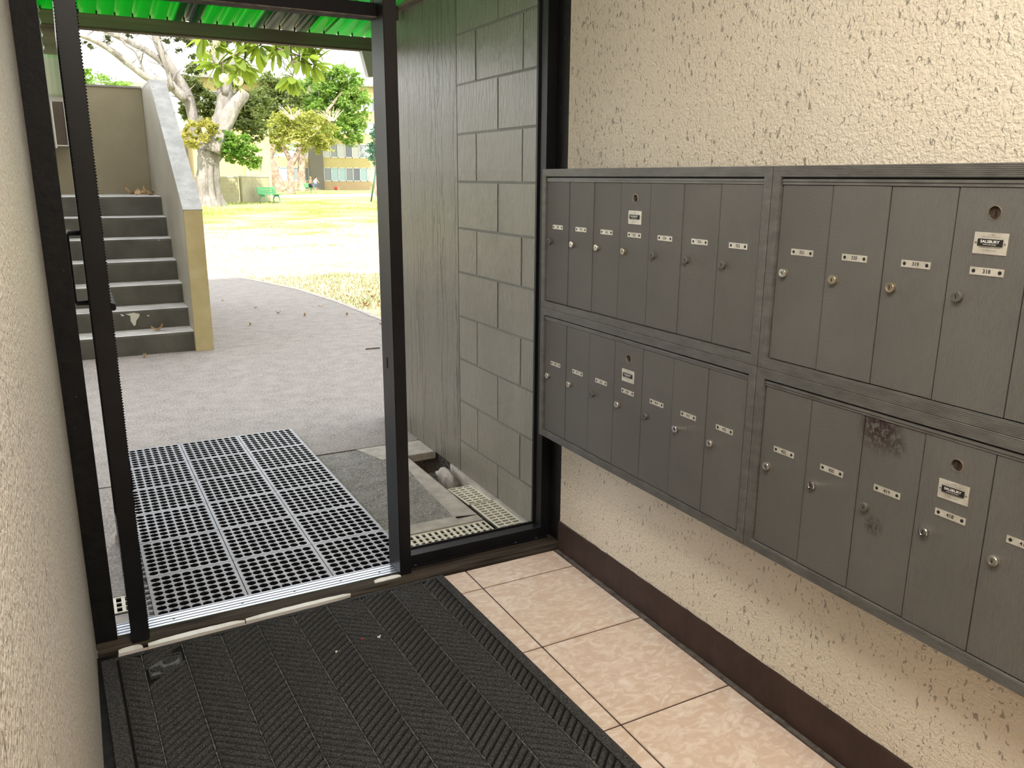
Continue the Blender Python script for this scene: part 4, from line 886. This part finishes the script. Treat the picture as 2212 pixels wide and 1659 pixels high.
small_tree('broad_leaf_tree', 'tall bright green broadleaf tree in front of the far upper windows', (20.32, 85, 0),
    [[(20.32, 85, -.1, .65), (20.28, 85, 1.03, .38), (20.33, 85, 2.67, .38), (20.6, 85, 4.06, .34), (21.9, 85, 5.71, .24), (22.97, 85, 7.58, .19), (25., 85, 10., .1)]],
    [(24.4, 10.0, 2.19, 2.19), (26.1, 9.4, 1.97, 2.21), (23.5, 11.6, 1.8, 1.3), (25.4, 11.7, 1.95, 1.36), (26.8, 7.8, 1.3, 1.6), (24.5, 7.2, 2.45, 1.72), (25.4, 5.8, 1.73, 1.0), (26.9, 10.6, .9, 1.3), (22.0, 9.5, 1.8, 2.0)], 86, 'lf_bright', 430, .22)
small_tree('evergreen_shrub', 'dark blue green shrub beside the door mullion edge', (19.9, 60, 0), [[(19.9, 60, -.1, .14), (19.8, 60, 2.0, .1), (19.8, 60, 4.6, .05)]],
    [(19.8, 3.9, .55, .78), (19.6, 3.1, .55, .71), (19.9, 4.8, .36, .5), (20.2, 3.4, .5, .9)], 60, 'lf_blue', 900, .12)
PX = .12
pm = thing('palm_shrub', 'feathery green palm shrub behind the stair landing wall', 'shrub', (-.05, 25, 0))
pmm = MB().tube([(PX, 25.1, -.05), (PX + .05, 25.1, 2.0), (PX, 25.1, 3.88)], [.09, .07, .06], 8); build('stem', pmm, M['bark2'], pm, smooth=True)
fm = MB()
for k in range(26):
    a = R.uniform(0, 6.28); L_ = R.uniform(.6, .95); base = Vector((PX, 25.1, 3.88)); P = []
    for i in range(10):
        t = i / 9; P.append(base + Vector((math.cos(a) * L_ * t, math.sin(a) * L_ * t, .55 * t * L_ * 1.3 - .75 * t * t * L_)))
    fm.tube(P, [.008 * (1 - .08 * i) for i in range(10)], 4)
    for i in range(1, 10):
        d_ = (P[i] - P[i - 1]).normalized(); s_ = d_.cross(Vector((0, 0, 1))).normalized()
        for sg in (-1, 1):
            e = P[i] + s_ * sg * .16 * math.sin(math.pi * min(1, (i + 1) / 10.5)) + d_ * .08 - Vector((0, 0, .05)); fm.add([P[i], P[i] + d_ * .03, e], [(0, 1, 2)])
build('fronds', fm, M['lf_bright'], pm, kind='stuff')
build('foliage', crown([(-.45, 4.15, .34, .20), (-.2, 4.0, .45, .20), (.2, 3.95, .4, .16), (-.8, 4.15, .3, .22)], 25.4, 3200, .055), M['lf_green'], pm, kind='stuff')

# plumeria hanging over the walk
pt = thing('plumeria_tree', 'plumeria branches with large paddle leaves and cream flowers hanging below the beam', 'tree', (5.6, 12.3, 0))
tb = MB(); limb(tb, [(5.6, 12.3, -.05, .13), (5.5, 12.3, 1.2, .11), (5.1, 12.2, 2.6, .09), (4.0, 12.1, 3.9, .065), (2.4, 12.05, 4.25, .045), (1.4, 12.0, 4.1, .035), (.8, 12.0, 3.85, .025)], n=10, wob=.1)
build('main_limb', tb, M['plumstem'], pt, smooth=True)
TW_ = [[(1.60, 12.05, 4.1), (1.52, 12.0, 3.7), (1.38, 12.0, 3.42), (1.28, 12.0, 3.3), (1.05, 11.95, 3.16), (.94, 11.95, 3.09)], [(1.4, 12.0, 3.45), (1.38, 12.0, 3.23), (1.3, 11.95, 3.1)],
       [(1.95, 12.05, 4.15), (1.92, 12., 3.73), (1.87, 12., 3.52), (1.89, 12., 3.39)], [(1.89, 12., 3.42), (2.11, 12., 3.36), (2.28, 12., 3.32)],
       [(2.15, 12.05, 4.2), (2.12, 12., 3.75), (2.12, 12., 3.57), (2.13, 12., 3.25), (2.16, 12., 3.11), (2.11, 11.95, 2.98)], [(2.13, 12., 3.23), (2.36, 12., 3.22), (2.47, 12., 3.2)],
       [(.95, 12., 3.9), (.85, 12., 3.64), (.77, 12., 3.5)], [(1.8, 12.05, 4.15), (1.74, 12., 3.72), (1.69, 12., 3.5), (1.61, 12., 3.43)], [(2.45, 12.05, 4.2), (2.39, 12., 3.77), (2.43, 12., 3.55)]]
for P in TW_: build('twig', MB().tube(P, [.020 - .008 * i / len(P) for i in range(len(P))], 7), M['plumstem'], pt, smooth=True)
LF = []
for s in range(3):
    mb = MB(); n_ = 8
    for i in range(n_ + 1):
        t = i / n_; wv = .062 * (math.sin(math.pi * t ** 1.25) ** .75) + .003; bend = -.05 * t * t * (1 + s * .6); x = .33 * t
        mb.v += [(x, -wv, bend + .014), (x, 0, bend), (x, wv, bend + .014)]
    for i in range(n_): mb.f += [(i * 3, i * 3 + 1, i * 3 + 4, i * 3 + 3), (i * 3 + 1, i * 3 + 2, i * 3 + 5, i * 3 + 4)]; mb.m += [0, 0]
    LF.append(mb.mesh('leaf', M['plum'], smooth=False))
tips = [((.94, 11.95, 3.09), (-.6, -.7), 12), ((1.3, 11.95, 3.1), (.1, -.9), 12), ((1.89, 12., 3.39), (0, -.8), 10), ((2.28, 12., 3.32), (.6, -.5), 10), ((2.11, 11.95, 2.98), (0, -1), 15), ((2.47, 12., 3.2), (.8, -.4), 9),
        ((.77, 12., 3.5), (-.4, -.6), 9), ((1.61, 12., 3.43), (-.2, -.7), 13), ((2.43, 12., 3.55), (.5, -.5), 12), ((1.2, 11.95, 3.25), (-.2, -.5), 9), ((1.45, 12, 3.6), (0, -.6), 9), ((2.0, 12, 3.6), (0, -.6), 9), ((1.05, 12, 3.55), (0, -.6), 8), ((2.2, 12, 3.6), (.3, -.6), 8)]
for (tx, ty, tz), (ax, az), n_ in tips:
    for k in range(n_ + 5):
        dv = Vector((ax * .7 + R.gauss(0, .8), R.gauss(0, .7), az * .38 + R.gauss(0, .55))).normalized()
        q = dv.to_track_quat('X', 'Z'); q = q @ Euler((R.uniform(-.5, .5), 0, 0)).to_quaternion()
        o = link('leaf', R.choice(LF), pt, Vector((tx, ty, tz)) - ORG[pt.name] + dv * .03); o.rotation_euler = q.to_euler(); s_ = R.uniform(.75, 1.15); o.scale = (s_,) * 3
pf = MB()
for k in range(5):
    a = 6.283 * k / 5; c_, s_ = math.cos(a), math.sin(a); P = []
    for (r, w_, z) in ((.004, .004, 0), (.022, .014, .012), (.038, .016, .012), (.050, .006, .006)): P += [(c_ * r - s_ * w_, s_ * r + c_ * w_, z), (c_ * r + s_ * w_, s_ * r - c_ * w_, z)]
    pf.add(P, [(0, 1, 3, 2), (2, 3, 5, 4), (4, 5, 7, 6)])
PF = pf.mesh('flower', M['petal'])
for (fx, fy, fz, n_) in ((.98, 11.75, 2.88, 12), (1.2, 11.75, 2.85, 12), (.9, 11.8, 3.4, 9), (.82, 11.8, 3.28, 8)):
    for k in range(n_):
        dv = Vector((R.gauss(0, 1), R.gauss(-.5, 1), R.gauss(0, .8))).normalized()
        o = link('flower', PF, pt, Vector((fx + dv.x * .055, fy + dv.y * .055, fz + dv.z * .045)) - ORG[pt.name]); o.rotation_euler = dv.to_track_quat('Z', 'Y').to_euler()
    build('flower_stalk', MB().tube([(fx + .02, fy + .1, fz + .25), (fx, fy + .02, fz)], .008, 5), M['plumstem'], pt)

# ------------------------------------------------------------------ low wall, bench, far buildings, pole
lw_ = thing('low_block_wall', 'low khaki block wall behind the green bench', 'wall', (7, 45.5, 0))
def bwall(xa, ya, xb, yb_, h):
    a = Vector((xa, ya, 0)); b_ = Vector((xb, yb_, 0)); L_ = (b_ - a).length; d_ = (b_ - a) / L_; rows = 7; rh = h / rows; k = 0
    for r in range(rows):
        x = -.2 if r % 2 else 0
        while x < L_ - .01:
            x0, x1 = max(0, x), min(L_, x + .4); p0 = a + d_ * (x0 + .003); p1 = a + d_ * (x1 - .003)
            mb = MB().bar((p0.x, p0.y, r * rh + rh / 2 - .03), (p1.x, p1.y, r * rh + rh / 2 - .03), .19, rh - .006); build('block', mb, M['lowwall'], lw_); x += .4
    build('mortar_core', MB().bar((xa, ya, h / 2 - .05), (xb, yb_, h / 2 - .05), .175, h - .01), M['lowwall'], lw_)
    build('wall_cap', MB().bar((xa, ya, h + .0), (xb, yb_, h + .0), .24, .06), M['cap'], lw_)
bwall(5.0, 44.6, 6.80, 44.6, 1.36); bwall(6.92, 44.6, 8.75, 46.3, 1.40)
def bench(loc, rz, label):
    t = thing('park_bench', label, 'bench', loc, rz, local=True)
    for x in (-.50, .42):      # leg frames: arched legs with back support
        mb = MB(); arc = [(-.30, 0), (-.30, .22)] + [(-.30 + .01 + .27 * (1 - math.cos(a)) , .22 + .16 * math.sin(a)) for a in [math.pi * k / 8 for k in range(1, 8)]] + [(.26, .22), (.26, 0)]
        mb.tube([(x, y, z) for y, z in arc], .035, 6); mb.bar((x, -.27, .40), (x, .27, .42), .07, .05); mb.bar((x, .25, .40), (x, .34, .84), .07, .05)
        link('leg_frame', mb.mesh('leg_frame', M['benchg']), t)
    for k in range(3): link('seat_slat', MB().bar((-.62, -.22 + k * .19, .455), (.62, -.22 + k * .19, .455), .16, .04).mesh('seat_slat', M['benchg'], bevel=.005), t)
    for k in range(3):
        link('back_slat', MB().bar((-.62, .285 + k * .028 - .02, .54 + k * .125), (.62, .285 + k * .028 - .02, .54 + k * .125), .04, .105).mesh('back_slat', M['benchg'], bevel=.005), t)
    return t
bench((8.45, 44.6, -.02), math.radians(24), 'pale green slatted park bench before the low khaki wall')
bench((18.75, 76, -.02), math.radians(100), 'far green bench half hidden behind the running boys')
struct('bench_pad', MB().box(7.5, 9.6, 44.0, 45.3, -.06, -.012), M['conc'])
# tan block of flats at the left
tb_ = thing('tan_building', 'plain tan building rising behind the low wall and big tree', 'building', (10, 62, 0))
build('wall', MB().box(6.6, 11.75, 60, 68, -.05, 4.7), M['bldtan'], tb_)
build('wall_return', MB().box(10.0, 11.8, 59.6, 60, -.05, 4.7), M['bldtan'], tb_)
build('downpipe', MB().tube([(8.0, 59.9, 0), (8.0, 59.9, 3.0)], .05, 8).tube([(11.0, 59.5, 1.9), (11.1, 59.5, 2.6), (10.95, 59.5, 2.9)], .06, 8), M['bldgrey'], tb_)
fb = thing('far_building', 'long tan apartment building with rows of windows across the lawn', 'building', (28, 96, 0))
for (z0, z1, m) in ((-.05, .93, 'bldpink'), (2.46, 3.54, 'bldtan'), (5.08, 6.22, 'bldtan'), (7.5, 8.7, 'bldtan'), (10.2, 11.4, 'bldtan')):
    build('wall_band', MB().box(24.55, 40, 92, 92.4, z0, z1), M[m], fb); build('wall_band', MB().box(12, 23.2, 93, 93.4, z0, z1), M[m], fb)
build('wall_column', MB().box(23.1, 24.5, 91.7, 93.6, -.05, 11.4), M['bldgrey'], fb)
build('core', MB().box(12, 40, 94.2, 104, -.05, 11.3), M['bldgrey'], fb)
build('roof', MB().box(11.5, 40.5, 91.5, 104.5, 11.4, 11.7), M['roofgrey'], fb)
pat = {0: 'gbbgdbwbggdb', 1: 'wgwdwggwbgdg', 2: 'wwgwwgwdgwwg', 3: 'gdgbgwgdgbgg'}
for fi, (z0, z1) in enumerate(((.93, 2.46), (3.54, 5.08), (6.22, 7.5), (8.7, 10.2))):
    for (xa, n_, w_, y) in ((24.6, 18, .85, 92.0), (12.1, 10, 1.1, 93.0)):
        w = build('window', MB().box(xa, xa + n_ * w_, y - .03, y + .12, z0, z0 + .10).box(xa, xa + n_ * w_, y - .03, y + .12, z1 - .08, z1), M['frame'], fb)
        fmb = MB()
        for k in range(n_ + 1): fmb.box(xa + k * w_ - .045, xa + k * w_ + .045, y - .03, y + .12, z0, z1)
        build('mullions', fmb, M['frame'], w)
        for k in range(n_):
            build('pane', MB().box(xa + k * w_ + .045, xa + (k + 1) * w_ - .045, y + .04, y + .06, z0 + .1, z1 - .08), M['pane_' + pat[fi][k % 12]], w)
M['housewall'] = mat('pale_house_wall', (.34, .33, .31), rough=.8)
hs = thing('far_house', 'small pale house with flat grey roof far behind the stair wall', 'building', (3.3, 62, 0))
build('wall', MB().box(2.3, 5.4, 60, 66, -.05, 7.05), M['housewall'], hs); build('roof', MB().box(2.1, 5.6, 59.6, 66.4, 7.05, 7.4), M['roofgrey'], hs)
build('window', MB().box(2.9, 3.5, 59.95, 60.05, 6.3, 6.95), M['pane_b'], hs)
po = thing('light_pole', 'thin grey lamp pole rising behind the stair landing wall', 'pole', (2.65, 58, 0))
build('pole', MB().tube([(2.65, 58, -.05), (2.65, 58, 8.4)], .05, 8), M['steel'], po, smooth=True); build('arm', MB().tube([(2.65, 58, 8.4), (3.4, 58, 8.7)], .035, 6), M['steel'], po)
sw = thing('swing_set', 'dark green leaning metal post at the right of the lawn', 'post', (14.4, 45, 0))
build('leg', MB().tube([(14.35, 44.9, -.05), (15.0, 45.5, 2.2)], .05, 8), M['dkpost'], sw, smooth=True); build('leg', MB().tube([(15.7, 44.9, -.05), (15.05, 45.5, 2.2)], .05, 8), M['dkpost'], sw, smooth=True)
build('crossbar', MB().tube([(15.02, 45.5, 2.2), (17.0, 47.5, 2.2)], .05, 8), M['dkpost'], sw, smooth=True)
tag(build('play_ball', MB().lathe([(.2 * math.sin(math.pi * k / 10) + .0005, .18 - .2 * math.cos(math.pi * k / 10)) for k in range(11)], (25.6, 91, 0), 14), M['red'], None, smooth=True), 'small red ball on the grass near the far building', 'ball')

# ------------------------------------------------------------------ two running boys
def person(label, loc, rz, H, top, bottom, hair, step):
    t = thing('person', label, 'person', loc, rz, local=True)
    k = H / 1.4
    V = []; E_ = []; Rd = []
    def add(p, r, par=None):
        V.append((p[0] * k, p[1] * k, p[2] * k)); Rd.append(r * k); i = len(V) - 1
        if par is not None: E_.append((par, i))
        return i
    pel = add((0, 0, .72), .098); wa = add((0, .03, .86), .088, pel); ch = add((0, .06, 1.02), .108, wa); nb_ = add((0, .075, 1.12), .062, ch); nk = add((0, .085, 1.18), .042, nb_)
    jw = add((0, .10, 1.235), .062, nk); hd_ = add((0, .10, 1.31), .082, jw); add((0, .10, 1.36), .062, hd_)
    for s in (-1, 1):
        f = s * step
        hp = add((s * .075, 0, .68), .078, pel)
        if f > 0: kn = add((s * .085, .20, .44), .052, add((s * .082, .11, .56), .066, hp)); an = add((s * .085, .06, .12), .032, add((s * .085, .11, .28), .044, kn)); hl = add((s * .085, .04, .05), .034, an); add((s * .09, .19, .03), .026, hl)
        else: kn = add((s * .085, .02, .40), .052, add((s * .082, .02, .55), .066, hp)); an = add((s * .085, -.22, .26), .032, add((s * .085, -.10, .34), .044, kn)); hl = add((s * .085, -.28, .23), .034, an); add((s * .09, -.28, .10), .026, hl)
        sh = add((s * .135, .07, 1.10), .048, nb_); el = add((s * .20, .07 - .12 * s * step - .04, .93), .032, add((s * .18, .06 - .04 * s * step, 1.01), .040, sh))
        wr_ = add((s * .15, .16 - .07 * s * step, .88), .024, el); pm_ = add((s * .135, .215 - .07 * s * step, .885), .026, wr_)
        hx, hy, hz = s * .135, .215 - .07 * s * step, .885
        for q, l in enumerate((.050, .058, .055, .044)):
            a = add((hx + s * .004, hy + l * .6, hz + .022 - q * .014), .009, pm_); add((hx - s * .012, hy + l, hz + .02 - q * .014), .008, a)
        a = add((hx - s * .028, hy + .012, hz + .026), .009, pm_); add((hx - s * .036, hy + .036, hz + .034), .008, a)
    me = bpy.data.meshes.new('body'); me.from_pydata(V, E_, []); o = bpy.data.objects.new('body', me); COL.objects.link(o)
    sk = o.modifiers.new('skin', 'SKIN'); sk.use_smooth_shade = True
    for i, r in enumerate(Rd): me.skin_vertices[0].data[i].radius = (r, r); me.skin_vertices[0].data[i].use_root = (i == 0)
    sb = o.modifiers.new('sub', 'SUBSURF'); sb.levels = 1; sb.render_levels = 1
    dg = bpy.context.evaluated_depsgraph_get(); m2 = bpy.data.meshes.new_from_object(o.evaluated_get(dg)); m2.name = 'body'
    bpy.data.objects.remove(o); bpy.data.meshes.remove(me); m2.materials.clear(); m2.materials.append(M['skin'])
    body = link('body', m2, t)
    def ell(c, r, n=10):
        mb = MB(); mb.lathe([(math.sin(math.pi * i / n) + .001, -math.cos(math.pi * i / n)) for i in range(n + 1)], (0, 0, 0), 14)
        mb.v = [((c[0] + v[0] * r[0]) * k, (c[1] + v[1] * r[1]) * k, (c[2] + v[2] * r[2]) * k) for v in mb.v]; return mb
    link('hair', ell((0, .082, 1.335), (.090, .094, .082)).mesh('hair', M[hair], smooth=True), t)
    for s in (-1, 1):
        link('eye', ell((s * .033, .178, 1.305), (.011, .008, .009), 6).mesh('eye', M['eye'], smooth=True), t); link('ear', ell((s * .082, .10, 1.29), (.012, .022, .03), 6).mesh('ear', M['skin'], smooth=True), t)
    link('nose', ell((0, .186, 1.28), (.013, .018, .02), 6).mesh('nose', M['skin'], smooth=True), t); link('mouth', ell((0, .172, 1.245), (.024, .010, .008), 6).mesh('mouth', M['lip'], smooth=True), t)
    sh = MB().tube([(0, .0, .60 * k), (0, .0, .70 * k), (0, .02 * k, .80 * k)], [.150 * k, .138 * k, .118 * k], 16, cap=False)
    for s in (-1, 1):
        f = s * step > 0
        sh.tube([(s * .075 * k, .0, .70 * k), (s * .084 * k, (.11 if f else .02) * k, .56 * k), (s * .087 * k, (.17 if f else .02) * k, .47 * k)], [.095 * k, .094 * k, .085 * k], 14, cap=False)
    so_ = link('shorts', sh.mesh('shorts', M[bottom], smooth=True), t)
    if top:
        tt = MB().tube([(0, .015 * k, .74 * k), (0, .03 * k, .86 * k), (0, .06 * k, 1.02 * k), (0, .07 * k, 1.10 * k), (0, .075 * k, 1.145 * k)], [.128 * k, .118 * k, .135 * k, .118 * k, .062 * k], 16, cap=False)
        link('tank_top', tt.mesh('tank_top', M[top], smooth=True), t)
    return t
person('shirtless blond boy in dark shorts running across the lawn', (18.02, 73, -.01), math.radians(-70), 1.42, None, 'shorts', 'hair_b', 1)
person('dark haired boy in pale tank top running behind the blond boy', (18.9, 74.5, -.01), math.radians(-65), 1.46, 'shirt', 'jean', 'hair_d', -1)
